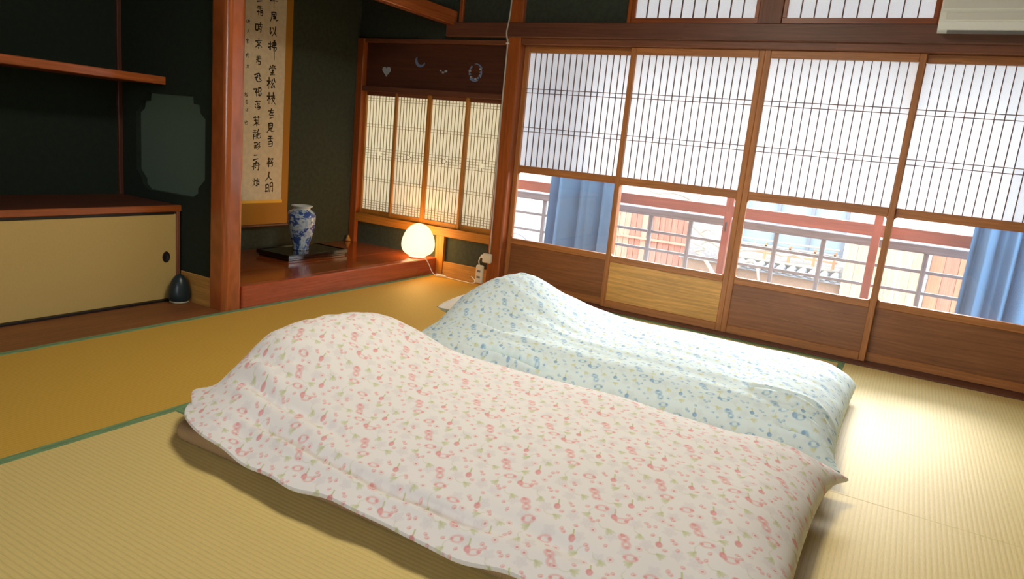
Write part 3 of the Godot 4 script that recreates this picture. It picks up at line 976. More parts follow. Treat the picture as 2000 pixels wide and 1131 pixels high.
	for k in 4:
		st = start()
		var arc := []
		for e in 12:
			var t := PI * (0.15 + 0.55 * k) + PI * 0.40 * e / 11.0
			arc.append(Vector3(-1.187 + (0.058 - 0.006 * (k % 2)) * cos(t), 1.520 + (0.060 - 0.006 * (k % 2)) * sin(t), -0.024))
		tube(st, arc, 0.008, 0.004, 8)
		part(st, "wreath_cutout_light", M.cutout_light_blue, p)
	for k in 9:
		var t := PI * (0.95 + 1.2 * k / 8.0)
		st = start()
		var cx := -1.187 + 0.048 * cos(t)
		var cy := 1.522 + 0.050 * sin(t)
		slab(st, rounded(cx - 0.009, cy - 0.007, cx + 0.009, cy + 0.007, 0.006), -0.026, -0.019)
		part(st, "petal_cutout_light", M.cutout_light if k % 2 == 0 else M.cutout_light_blue, p)
	# the four big shoji doors
	shoji_door(1, -0.798, 0.032, -0.038, M.kneeboard, "shoji door beside the post with the white cable, a blue curtain behind its glass")
	shoji_door(2, 0.0, 0.828, 0.0, M.kneeboard_light, "shoji door with the light honey-coloured kneeboard")
	shoji_door(3, 0.828, 1.656, 0.0, M.kneeboard, "shoji door between the honey-coloured kneeboard door and the corner door, scratched dark kneeboard")
	shoji_door(4, 1.624, 2.452, -0.038, M.kneeboard, "shoji door at the end under the air conditioner, a blue curtain behind its glass")
	# scratches worn pale into the two dark kneeboards
	var d3 := get_node("door_3")
	for s in [[1.31, 0.268, 1.50, 0.262], [1.17, 0.165, 1.30, 0.155], [1.30, 0.150, 1.45, 0.118]]:
		st = start()
		tube(st, [Vector3(s[0], s[1], -0.0098), Vector3((s[0] + s[2]) / 2, (s[1] + s[3]) / 2 + 0.002, -0.0098), Vector3(s[2], s[3], -0.0098)], 0.0012, 0.0006, 5)
		part(st, "scratch", M.base, d3)
	# the four small shoji of the alcove's side window
	var xs := [-2.222, -1.892, -1.562, -1.232, -0.908]
	small_shoji(1, xs[0], xs[1] + 0.02, -0.024, 0, "small shoji window next to the scroll wall, white square in its lattice")
	small_shoji(2, xs[1], xs[2], 0.0, 1, "small shoji window with a curl ornament, next to the one by the scroll wall")
	small_shoji(3, xs[2], xs[3] + 0.02, 0.0, 1, "small shoji window with a curl ornament, above the glowing lamp")
	small_shoji(4, xs[3], xs[4], -0.024, 0, "small shoji window next to the corner post, white square in its lattice")
	# transom windows above the doors
	for k in 2:
		var x0: float = [-0.028, 0.890][k]
		var x1: float = [0.757, 1.668][k]
		var t := struct("window_%d" % (k + 5), ["paper transom window beside the blue-green plaster above the doors", "paper transom window next to the air conditioner"][k], Vector3((x0 + x1) / 2, 1.856, 0))
		bpart("bottom_rail", Vector3(x0, 1.858, -0.03), Vector3(x1, 1.893, 0.0), M.post, t, 0.002)
		bpart("top_rail", Vector3(x0, 2.31, -0.03), Vector3(x1, 2.345, 0.0), M.post, t, 0.002)
		for s in 2:
			var x: float = [x0, x1 - 0.022][s]
			bpart("stile", Vector3(x, 1.893, -0.03), Vector3(x + 0.022, 2.31, 0.0), M.post, t, 0.002)
		bpart("paper", Vector3(x0 + 0.022, 1.893, -0.022), Vector3(x1 - 0.022, 2.31, -0.0215), M.paper, t, 0.0)
		var vb := bar_mesh(Vector3(0.006, 0.417, 0.012))
		for e in 9:
			put(vb, "lattice_bar", M.bars, t, Vector3(lerpf(x0 + 0.022, x1 - 0.022, (e + 1) / 10.0), 2.1015, -0.015))

func build_alcoves() -> void:
	# raised alcove floor and its front step
	var f := struct("floor_alcove", "polished reddish wooden floor of the raised alcove")
	for k in 3:
		bpart("plank", Vector3(-2.30 + k * 0.2867, 0.07, 0.0), Vector3(-2.30 + (k + 1) * 0.2867 - 0.0006, 0.124, 1.87), M.lacquer_floor, f, 0.0008)
	var s := struct("trim_4", "lacquered reddish front step of the raised alcove", Vector3(-1.41, 0, 0.9))
	bpart("step", Vector3(-1.44, -0.02, -0.006), Vector3(-1.382, 0.1245, 1.83), M.step, s, 0.006)
	# the round-edged alcove post
	var p := struct("trim_5", "thick polished reddish post between the two alcoves", Vector3(-1.45, 0, 1.886))
	var st := start()
	var o := PackedVector2Array()
	for q in rounded(-1.525, -1.947, -1.384, -1.826, 0.034, 8):
		o.append(q)
	var rows := []
	var ruv := []
	for y in [-0.02, 2.62]:
		var row := []
		var ru := []
		for k in o.size() + 1:
			var q := o[k % o.size()]
			row.append(Vector3(q.x, y, -q.y))
			ru.append(Vector2(y / 3.0, k * 0.012))
		rows.append(row)
		ruv.append(ru)
	grid(st, rows, ruv, false, true)
	part(st, "post", M.post_red, p)
	# walls of the alcove
	var w := struct("wall_left", "dark green plaster walls of the alcoves on the scroll side")
	bpart("alcove_back_plaster", Vector3(-2.40, 0.0, -0.06), Vector3(-2.29, 2.62, 1.90), M.plaster, w, 0.0)
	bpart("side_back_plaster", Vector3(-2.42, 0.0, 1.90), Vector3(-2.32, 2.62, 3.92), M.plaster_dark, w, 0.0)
	bpart("corner_trim", Vector3(-2.325, 0.53, 1.925), Vector3(-2.300, 2.62, 1.955), M.carved, w, 0.002)
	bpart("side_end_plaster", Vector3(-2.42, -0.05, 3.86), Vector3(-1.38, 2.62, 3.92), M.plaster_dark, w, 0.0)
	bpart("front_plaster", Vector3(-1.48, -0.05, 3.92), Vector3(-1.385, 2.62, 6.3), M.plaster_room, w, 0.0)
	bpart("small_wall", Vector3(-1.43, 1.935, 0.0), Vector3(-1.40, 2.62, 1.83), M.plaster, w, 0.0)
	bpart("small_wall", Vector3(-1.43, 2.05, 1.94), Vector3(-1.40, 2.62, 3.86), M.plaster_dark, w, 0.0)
	bpart("alcove_ceiling", Vector3(-2.42, 2.50, -0.06), Vector3(-1.40, 2.54, 3.92), M.beam_dark, w, 0.0)
	var t := struct("trim_6", "reddish lintel beam across the top of the scroll alcove", Vector3(-1.40, 1.84, 0.9))
	bpart("beam", Vector3(-1.435, 1.838, 0.0), Vector3(-1.362, 1.938, 1.83), M.post_red, t, 0.006)
	t = struct("trim_7", "dark lintel beam across the top of the side alcove", Vector3(-1.40, 1.95, 2.9))
	bpart("beam", Vector3(-1.435, 1.95, 1.947), Vector3(-1.362, 2.05, 3.86), M.beam_dark, t, 0.006)
	# partition between the alcoves, with its stepped opening
	var pw := struct("wall_partition", "dark green plaster partition between the alcoves with a notched opening")
	st = start()
	var c := -1.87
	var lv := [[0.585, 0.20], [0.612, 0.245], [0.640, 0.245], [0.690, 0.300], [1.010, 0.300], [1.035, 0.262], [1.080, 0.250], [1.082, 0.205], [1.122, 0.200]]
	for z in [[1.932, Vector3.BACK], [1.882, Vector3.FORWARD]]:
		var strips := [[-0.05, 0.585, 0.0, 0.0], [1.122, 2.62, 0.0, 0.0]]
		for k in lv.size() - 1:
			strips.append([lv[k][0], lv[k + 1][0], lv[k][1], lv[k + 1][1]])
		for e in strips:
			for sd in [-1, 1]:
				var wall_x := -2.32 if sd < 0 else -1.50
				var q := [Vector3(wall_x, e[0], z[0]), Vector3(c + sd * e[2], e[0], z[0]), Vector3(c + sd * e[3], e[1], z[0]), Vector3(wall_x, e[1], z[0])]
				tri(st, [q[0], q[1], q[2]], z[1], [Vector2.ZERO, Vector2.ZERO, Vector2.ZERO])
				tri(st, [q[0], q[2], q[3]], z[1], [Vector2.ZERO, Vector2.ZERO, Vector2.ZERO])
	for k in lv.size() - 1:
		for sd in [-1, 1]:
			var a := Vector2(c + sd * lv[k][1], lv[k][0])
			var b := Vector2(c + sd * lv[k + 1][1], lv[k + 1][0])
			var q := [Vector3(a.x, a.y, 1.882), Vector3(b.x, b.y, 1.882), Vector3(b.x, b.y, 1.932), Vector3(a.x, a.y, 1.932)]
			tri(st, [q[0], q[1], q[2]], Vector3(-sd, 0, 0), [a, b, b])
			tri(st, [q[0], q[2], q[3]], Vector3(-sd, 0, 0), [a, b, a])
	for y in [0.585, 1.122]:
		var q := [Vector3(c - 0.2, y, 1.882), Vector3(c + 0.2, y, 1.882), Vector3(c + 0.2, y, 1.932), Vector3(c - 0.2, y, 1.932)]
		var n := Vector3.UP if y < 1 else Vector3.DOWN
		tri(st, [q[0], q[1], q[2]], n, [Vector2.ZERO, Vector2.ZERO, Vector2.ZERO])
		tri(st, [q[0], q[2], q[3]], n, [Vector2.ZERO, Vector2.ZERO, Vector2.ZERO])
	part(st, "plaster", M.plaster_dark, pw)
	bpart("paper_panel", Vector3(c - 0.31, 0.575, 1.900), Vector3(c + 0.31, 1.13, 1.904), M.grey_paper, pw, 0.0, "grey-green paper behind the notched opening")
	var bb := struct("baseboard_left", "yellowish baseboard of the partition beside the alcove post")
	bpart("board", Vector3(-1.765, -0.01, 1.926), Vector3(-1.50, 0.162, 1.938), M.base, bb, 0.002)
	# floor board of the side alcove
	f = struct("floor_side_alcove", "dull brown floor board in front of the low cupboard")
	bpart("plank", Vector3(-1.90, -0.06, 1.94), Vector3(-1.384, -0.002, 3.86), M.board, f, 0.002)
	# hanging shelf
	var h := struct("trim_8", "narrow reddish hanging shelf high in the side alcove", Vector3(-2.1, 1.17, 2.9))
	bpart("shelf", Vector3(-2.32, 1.172, 1.934), Vector3(-1.905, 1.210, 3.86), M.post, h, 0.003)
	bpart("front_edge", Vector3(-1.907, 1.170, 1.934), Vector3(-1.897, 1.212, 3.86), M.post_red, h, 0.003)

func build_room_shell() -> void:
	var c := struct("ceiling", "boarded wooden ceiling of the room")
	for k in 10:
		bpart("board", Vector3(-1.5 + k * 0.415, 2.60, -0.1), Vector3(-1.5 + (k + 1) * 0.415 - 0.004, 2.625, 6.4), M.ceiling, c, 0.002)
	bpart("roof_slab", Vector3(-2.5, 2.63, -0.1), Vector3(2.75, 2.75, 6.4), M.board, c, 0.0)
	var r := struct("wall_right", "plaster wall at the end of the shoji doors")
	bpart("plaster", Vector3(2.56, -0.1, -0.1), Vector3(2.66, 2.62, 6.4), M.plaster_room, r, 0.0)
	var w := struct("wall_front", "wall with a wide window opposite the shoji doors")
	bpart("plaster", Vector3(-1.5, -0.1, 6.28), Vector3(0.0, 2.62, 6.40), M.plaster_room, w, 0.0)
	bpart("plaster", Vector3(1.7, -0.1, 6.28), Vector3(2.66, 2.62, 6.40), M.plaster_room, w, 0.0)
	bpart("plaster", Vector3(0.0, -0.1, 6.28), Vector3(1.7, 0.80, 6.40), M.plaster_room, w, 0.0)
	bpart("plaster", Vector3(0.0, 2.0, 6.28), Vector3(1.7, 2.62, 6.40), M.plaster_room, w, 0.0)
	var g := struct("window_7", "clear window opposite the shoji doors")
	for k in 3:
		bpart("mullion", Vector3(0.0 + k * 0.83, 0.80, 6.31), Vector3(0.04 + k * 0.83, 2.0, 6.36), M.frame, g, 0.003)
	bpart("glass_pane", Vector3(0.0, 0.80, 6.33), Vector3(1.7, 2.0, 6.334), M.glass, g, 0.0)
	# the round lamp on the ceiling in the middle of the room
	var t := thing("ceiling_lamp", "round white ceiling lamp above the futons", "lamp", Vector3(0.6, 2.60, 2.3))
	var st := start()
	lathe(st, Vector3(0.6, 2.47, 2.3), [Vector2(0.0, 0.0), Vector2(0.20, 0.004), Vector2(0.26, 0.022), Vector2(0.28, 0.055), Vector2(0.27, 0.085)], 40)
	part(st, "diffuser", M.lamp_panel, t)
	st = start()
	lathe(st, Vector3(0.6, 2.47, 2.3), [Vector2(0.0, 0.085), Vector2(0.285, 0.085), Vector2(0.285, 0.128), Vector2(0.0, 0.130)], 40)
	part(st, "mount", M.white_plastic, t)
	var al := AreaLight3D.new()
	al.name = "ceiling_lamp_light"
	al.area_size = Vector2(0.5, 0.5)
	al.light_color = Color(1.0, 0.955, 0.87)
	al.light_energy = 0.39
	al.shadow_enabled = true
	al.area_range = 14
	t.add_child(al)
	al.position = Vector3(0, -0.14, 0)
	al.rotation_degrees = Vector3(-90, 0, 0)

func build_futons() -> void:
	mattress("mattress", "tan floor mattress under the pink flowered duvet", M.mattress_tan, Vector3(-0.222, 0.002, 2.08), Vector3(1.63, 0.048, 3.075), 5)
	mattress("mattress", "pale blue floor mattress under the blue flowered duvet", M.mattress_blue, Vector3(-0.19, 0.002, 0.80), Vector3(1.62, 0.066, 1.88), 6)
	pillow("pillow", "pillow in a pink case under the head of the pink duvet", M.cream_cloth, M.mattress_tan, Vector3(-0.20, 0.094, 2.44), Vector3(0.40, 0.078, 0.50), 0.05)
	pillow("pillow", "cream-topped pillow sticking out at the head of the blue duvet", M.cream_cloth, M.blue_cloth, Vector3(-0.165, 0.150, 1.12), Vector3(0.42, 0.145, 0.58), 0.03)
	var none := func(_t): return 0.0
	duvet("duvet", "white duvet with pink and red flowers, on the tan mattress", "duvets on the floor mattresses", M.pink_cloth, {
		"x0": -0.265, "x1": 1.665, "z0": 2.0, "z1": 3.140, "seed": 71,
		"head": func(v): return 0.05 * pow(absf(2.0 * v - 1.0), 3.0) - 0.06 * exp(-pow((v - 0.92) / 0.035, 2.0)) - 0.03 * exp(-pow((v - 0.6) / 0.08, 2.0)),
		"foot": func(v): return 0.05 * exp(-v / 0.06) - 0.02 * sin(PI * v), "far": func(u): return 0.02 * sin(9.0 * u), "near": func(u): return 0.012 * sin(5.0 * u + 0.6) + 0.006 * sin(23.0 * u) + 0.003 * sin(61.0 * u) - 0.05 * exp(-u / 0.16) - 0.10 * exp(-u / 0.05),
		"wh": 0.34, "wf": 0.20, "wa": 0.24, "wn": 0.62, "pn": 1.9, "lip_h": func(v): return 0.095 + 0.10 * exp(-pow((v - 0.44) / 0.34, 4.0)), "lip_f": 0.085, "lip_a": 0.09, "lip_n": func(u): return 0.076 + 0.024 * exp(-pow(u / 0.16, 2.0)) + 0.007 * sin(19.0 * u) + 0.004 * sin(47.0 * u + 1.0), "top": 0.195,
		"hx": -0.07, "hs": 0.30, "hs0": 0.24, "hz": 2.47, "hw": 0.40, "hump": 0.14,
		"creases": [[-0.02, 2.99, 0.62, 3.05, -0.016, 0.016], [0.40, 3.045, 1.15, 3.035, -0.020, 0.018], [-0.16, 2.90, 0.26, 2.93, -0.014, 0.018], [-0.20, 2.80, 0.10, 2.84, -0.012, 0.02], [-0.14, 2.86, 0.14, 2.72, -0.010, 0.02], [0.05, 2.88, 0.45, 2.95, -0.010, 0.022], [-0.22, 2.72, 0.02, 2.68, -0.010, 0.018], [0.85, 2.98, 1.35, 3.02, -0.010, 0.025], [1.35, 2.10, 1.64, 2.05, -0.012, 0.02]]})
	duvet("duvet", "white duvet with blue flowers, nearer the shoji doors", "duvets on the floor mattresses", M.blue_cloth, {
		"x0": -0.22, "x1": 1.655, "z0": 0.76, "z1": 1.935, "seed": 83,
		"head": func(v): return 0.05 * pow(absf(2.0 * v - 1.0), 3.0) + 0.10 * exp(-pow((v - 0.1) / 0.25, 2.0)),
		"foot": func(v): return 0.03 * exp(-(1.0 - v) / 0.06) - 0.01 * sin(PI * v), "far": func(u): return -0.012 * sin(4.0 * u), "near": func(u): return 0.01 * sin(7.0 * u),
		"wh": 0.30, "wf": 0.16, "wa": 0.22, "wn": 0.26, "pn": 2.4, "lip_h": func(v): return 0.10 + 0.165 * exp(-pow((v - 0.30) / 0.35, 4.0)), "lip_f": 0.07, "lip_a": 0.07, "lip_n": func(_u): return 0.085, "top": 0.19,
		"hx": -0.02, "hs": 0.28, "hs0": 0.22, "hz": 1.18, "hw": 0.36, "hump": 0.15,
		"creases": [[0.08, 1.84, 0.62, 1.885, -0.022, 0.014], [1.28, 1.60, 1.66, 1.66, -0.034, 0.022], [1.40, 1.74, 1.66, 1.78, -0.018, 0.014], [1.45, 1.84, 1.66, 1.86, -0.014, 0.014], [-0.10, 1.60, 0.30, 1.70, -0.010, 0.03]]})

func build_alcove_things() -> void:
	# hanging scroll
	var t := thing("hanging_scroll", "hanging scroll of brushed black calligraphy on cream paper with ochre mounting", "scroll", Vector3(-2.27, 0.29, 0.95))
	bpart("mounting", Vector3(-2.272, 0.300, 0.708), Vector3(-2.266, 2.30, 1.190), M.mount, t, 0.0)
	var pm := mat(Color.WHITE, 0.85)
	pm.albedo_texture = scroll_texture()
	var st := start()
	var q := [Vector3(-2.2635, 1.95, 1.122), Vector3(-2.2635, 1.95, 0.772), Vector3(-2.2635, 0.48, 0.772), Vector3(-2.2635, 0.48, 1.122)]
	var uv := [Vector2(0, 0), Vector2(1, 0), Vector2(1, 1), Vector2(0, 1)]
	tri(st, [q[0], q[1], q[2]], Vector3.RIGHT, [uv[0], uv[1], uv[2]])
	tri(st, [q[0], q[2], q[3]], Vector3.RIGHT, [uv[0], uv[2], uv[3]])
	part(st, "calligraphy_paper", pm, t)
	bpart("lower_band", Vector3(-2.266, 0.458, 0.764), Vector3(-2.262, 0.480, 1.130), M.mount_strip, t, 0.0)
	bpart("upper_band", Vector3(-2.266, 1.950, 0.764), Vector3(-2.262, 1.972, 1.130), M.mount_strip, t, 0.0)
	st = start()
	tube(st, [Vector3(-2.264, 0.296, 0.690), Vector3(-2.264, 0.296, 1.208)], 0.011, 0.011, 12)
	part(st, "roller", M.beam_dark, t)
	st = start()
	tube(st, [Vector3(-2.27, 2.30, 0.70), Vector3(-2.27, 2.30, 1.198)], 0.008, 0.008, 12)
	part(st, "top_rod", M.beam_dark, t)
	st = start()
	tube(st, [Vector3(-2.27, 2.30, 0.85), Vector3(-2.275, 2.42, 0.95), Vector3(-2.27, 2.30, 1.05)], 0.002, 0.002, 6)
	part(st, "hanging_cord", M.mount, t)
	# vase on its stand
	t = thing("vase_stand", "low black lacquer stand under the blue and white vase", "stand", Vector3(-1.96, 0.124, 0.82))
	bpart("top_board", Vector3(-2.120, 0.138, 0.545), Vector3(-1.805, 0.162, 1.110), M.black, t, 0.003)
	bpart("plinth", Vector3(-2.108, 0.1245, 0.557), Vector3(-1.817, 0.138, 1.098), M.black, t, 0.002)
	for k in 2:
		bpart("edge_moulding", Vector3([-2.120, -1.811][k], 0.162, 0.545), Vector3([-2.114, -1.805][k], 0.166, 1.110), M.black, t, 0.001)
		bpart("edge_moulding", Vector3(-2.120, 0.162, [0.545, 1.104][k]), Vector3(-1.805, 0.166, [0.551, 1.110][k]), M.black, t, 0.001)
	t = thing("vase", "tall blue and white porcelain vase with a painted branch pattern", "vase", Vector3(-1.966, 0.1625, 0.851))
	st = start()
	var prof := []
	var keys := [Vector2(0.0, 0.0009), Vector2(0.050, 0.0000), Vector2(0.057, 0.0035), Vector2(0.055, 0.0175), Vector2(0.058, 0.0394), Vector2(0.069, 0.0744), Vector2(0.082, 0.1181), Vector2(0.092, 0.1750), Vector2(0.0965, 0.2231), Vector2(0.096, 0.2494), Vector2(0.088, 0.2695), Vector2(0.068, 0.2818), Vector2(0.058, 0.2888)]
	for k in keys:
		prof.append(k)
	lathe(st, Vector3(-1.966, 0.1625, 0.851), prof, 48)
	part(st, "body", M.porcelain, t)
	st = start()
	lathe(st, Vector3(-1.966, 0.1625, 0.851), [Vector2(0.058, 0.2879), Vector2(0.057, 0.2958), Vector2(0.062, 0.3027), Vector2(0.073, 0.3089), Vector2(0.0745, 0.3124), Vector2(0.071, 0.3150), Vector2(0.058, 0.3080), Vector2(0.048, 0.2931), Vector2(0.05, 0.2450), Vector2(0.05, 0.0525), Vector2(0.0, 0.0438)], 48)
	part(st, "lip", mat(c8(214, 226, 226), 0.12), t, "plain white flared lip")
	# lamp with its cord
	t = thing("table_lamp", "glowing white onion-shaped glass lamp at the end of the alcove step", "lamp", Vector3(-1.468, 0.1245, 0.142))
	var lc := Vector3(-1.468, 0.1245, 0.142)
	st = start()
	prof = []
	for k in 25:
		var a := PI * k / 24.0
		var y := 0.134 - 0.126 * cos(a)
		var r := 0.129 * pow(sin(a), 0.88) * (1.0 + 0.22 * cos(a) + 0.05 * cos(2 * a))
		prof.append(Vector2(maxf(r, 0.0 if k in [0, 24] else 0.01), y))
	lathe(st, lc, prof, 48)
	part(st, "glass_shade", M.lamp_glass, t)
	st = start()
	lathe(st, lc, [Vector2(0.0, 0.0), Vector2(0.066, 0.0), Vector2(0.068, 0.008), Vector2(0.060, 0.016), Vector2(0.0, 0.016)], 40)
	part(st, "foot_ring", M.white_plastic, t)
	var bulb := OmniLight3D.new()
	bulb.name = "lamp_bulb"
	bulb.light_color = Color(1.0, 0.72, 0.36)
	bulb.light_energy = 0.022
	bulb.light_size = 0.10
	bulb.omni_range = 12
	bulb.omni_attenuation = 2
	bulb.shadow_enabled = true
	t.add_child(bulb)
	bulb.position = Vector3(0, 0.13, 0)
	st = start()
	tube(st, curve([Vector3(-1.40, 0.130, 0.17), Vector3(-1.372, 0.128, 0.165), Vector3(-1.350, 0.092, 0.15), Vector3(-1.325, 0.03, 0.13), Vector3(-1.290, 0.008, 0.12)], 6), 0.0035, 0.0035, 8)
	part(st, "cord", M.white_plastic, t)
	st = start()
	tube(st, curve([Vector3(-1.292, 0.010, 0.121), Vector3(-1.27, 0.014, 0.115), Vector3(-1.24, 0.014, 0.108), Vector3(-1.215, 0.009, 0.102)], 4), 0.009, 0.008, 10)
	part(st, "inline_switch", M.white_plastic, t)
	st = start()
	tube(st, curve([Vector3(-1.215, 0.008, 0.102), Vector3(-1.12, 0.005, 0.10), Vector3(-1.03, 0.006, 0.11), Vector3(-0.975, 0.010, 0.13), Vector3(-0.95, 0.016, 0.12), Vector3(-0.96, 0.03, 0.10), Vector3(-1.00, 0.05, 0.085)], 6), 0.0035, 0.0035, 8)
	part(st, "cord", M.white_plastic, t)
	# little pale ornament in the far corner
	t = thing("figurine", "tiny pale pointed ornament in the far corner of the alcove", "ornament", Vector3(-2.255, 0.1245, 0.055))
	st = start()
	lathe(st, Vector3(-2.255, 0.1245, 0.055), [Vector2(0, 0), Vector2(0.022, 0.0), Vector2(0.024, 0.008), Vector2(0.016, 0.025), Vector2(0.010, 0.045), Vector2(0.0, 0.054)], 16)
	part(st, "cone", M.base, t)
	st = start()
	lathe(st, Vector3(-2.255, 0.1245, 0.055), [Vector2(0, 0.0), Vector2(0.027, 0.0), Vector2(0.028, 0.004), Vector2(0.022, 0.007)], 16)
	part(st, "foot", M.beam, t)
	# low cupboard with its sliding panels
	t = thing("low_cupboard", "low built-in cupboard with cream sliding panels in the side alcove", "cupboard", Vector3(-1.77, 0, 2.9))
	bpart("top_board", Vector3(-2.318, 0.497, 1.934), Vector3(-1.780, 0.530, 3.86), M.carved, t, 0.003)
	bpart("front_edge", Vector3(-1.780, 0.496, 1.934), Vector3(-1.762, 0.531, 3.86), M.post, t, 0.003)
	bpart("head_rail", Vector3(-1.81, 0.482, 1.975), Vector3(-1.766, 0.497, 3.86), M.dark, t, 0.002)
	bpart("end_post", Vector3(-1.82, -0.002, 1.940), Vector3(-1.764, 0.497, 1.962), M.beam, t, 0.003)
	bpart("sill", Vector3(-1.82, -0.002, 1.962), Vector3(-1.752, 0.010, 3.86), M.dark, t, 0.002)
	for k in 2:
		var z0: float = [1.963, 2.90][k]
		var z1: float = [2.92, 3.858][k]
		var x: float = [-1.772, -1.792][k]
		var pn := bpart("sliding_panel", Vector3(x - 0.016, 0.010, z0), Vector3(x, 0.482, z1), M.fusuma, t, 0.001)
		st = start()
		var hz: float = [2.022, 3.80][k]
		var hp := []
		var hu := []
		for rr in [[0.0, 0.0006], [0.017, 0.0006], [0.020, 0.0035], [0.024, 0.0035], [0.025, 0.0]]:
			var row := []
			var ru := []
			for e in 25:
				var a := TAU * e / 24.0
				row.append(Vector3(x + rr[1] + 0.0002, 0.246 + rr[0] * 1.25 * sin(a), hz + rr[0] * 0.9 * cos(a)))
				ru.append(Vector2.ZERO)
			hp.append(row)
			hu.append(ru)
		grid(st, hp, hu, true, true)
		part(st, "finger_pull", M.dark, pn, "dark oval finger pull")
	# dark egg-shaped thing on the board
	t = thing("egg_ornament", "dark teal egg-shaped ornament on a pale rim beside the cupboard post", "ornament", Vector3(-1.700, -0.002, 1.992))
	var ec := Vector3(-1.700, -0.001, 1.992)
	st = start()
	lathe(st, ec, [Vector2(0.0, 0.0), Vector2(0.046, 0.0), Vector2(0.050, 0.006), Vector2(0.048, 0.014), Vector2(0.0, 0.014)], 32)
	part(st, "rim", M.pale_rim, t, "pale rim at the foot")
	st = start()
	lathe(st, ec, [Vector2(0.052, 0.014), Vector2(0.058, 0.03), Vector2(0.057, 0.06), Vector2(0.050, 0.095), Vector2(0.038, 0.128), Vector2(0.022, 0.150), Vector2(0.010, 0.158), Vector2(0.0, 0.160)], 32)
	part(st, "body", M.teal, t)

func build_wall_things() -> void:
	# air conditioner
	var t := thing("air_conditioner", "white wall-mounted air conditioner above the end of the shoji doors", "air conditioner", Vector3(2.07, 1.80, 0.05))
	var o := PackedVector2Array([Vector2(0.012, 1.835), Vector2(0.05, 1.806), Vector2(0.15, 1.806), Vector2(0.198, 1.835), Vector2(0.212, 1.88), Vector2(0.212, 2.06), Vector2(0.19, 2.085), Vector2(0.012, 2.085)])
	var st := start()
	slab(st, o, 0.0, 0.795)
	var body := put(st.commit(), "body", M.white_plastic, t)
	body.transform = Transform3D(Basis(Vector3(0, 0, 1), Vector3(0, 1, 0), Vector3(-1, 0, 0)), Vector3(2.472, 0, 0) - t.position)
	bpart("front_panel", Vector3(1.682, 1.890, 0.205), Vector3(2.468, 2.062, 0.219), M.white_plastic, t, 0.005)
	bpart("louvre", Vector3(1.70, 1.838, 0.196), Vector3(2.45, 1.882, 0.214), M.white_plastic, t, 0.006)
	bpart("outlet_slot", Vector3(1.72, 1.8035, 0.07), Vector3(2.43, 1.807, 0.15), M.dark_slot, t, 0.0)
	# cable down the corner post, socket, tap
	t = thing("wall_cable", "pale cable running down the corner post to the socket", "cable", Vector3(-0.90, 0.24, 0.04))
	st = start()
	tube(st, curve([Vector3(-0.895, 2.58, 0.038), Vector3(-0.897, 2.05, 0.038), Vector3(-0.902, 1.88, 0.040), Vector3(-0.908, 1.79, 0.050), Vector3(-0.900, 1.735, 0.044), Vector3(-0.898, 1.70, 0.040), Vector3(-0.900, 1.2, 0.0385), Vector3(-0.892, 0.7, 0.0385), Vector3(-0.888, 0.238, 0.040)], 6), 0.0055, 0.0055, 8)
	part(st, "cord", M.grey_cord, t)
	bpart("clip", Vector3(-0.910, 1.712, 0.034), Vector3(-0.886, 1.722, 0.046), M.white_plastic, t, 0.002)
	t = thing("wall_socket", "small white surface-mounted socket low on the corner post", "socket", Vector3(-0.895, 0.165, 0.05))
	bpart("housing", Vector3(-0.935, 0.166, 0.034), Vector3(-0.862, 0.236, 0.068), M.cream_plastic, t, 0.008)
	bpart("plug", Vector3(-0.952, 0.196, 0.042), Vector3(-0.933, 0.222, 0.062), M.white_plastic, t, 0.004)
	t = thing("power_strip", "white power strip standing upright against the corner post", "power strip", Vector3(-0.945, 0.003, 0.06))
	bpart("body", Vector3(-0.980, 0.004, 0.042), Vector3(-0.920, 0.142, 0.072), M.cream_plastic, t, 0.008)
	st = start()
	tube(st, curve([Vector3(-0.955, 0.138, 0.058), Vector3(-0.962, 0.17, 0.062), Vector3(-0.952, 0.205, 0.060), Vector3(-0.940, 0.212, 0.054)], 6), 0.004, 0.004, 8)
	part(st, "cord", M.white_plastic, t)
	for k in 2:
		bpart("outlet_slot", Vector3(-0.965, 0.045 + k * 0.045, 0.0718), Vector3(-0.935, 0.060 + k * 0.045, 0.0726), M.dark_slot, t, 0.0)

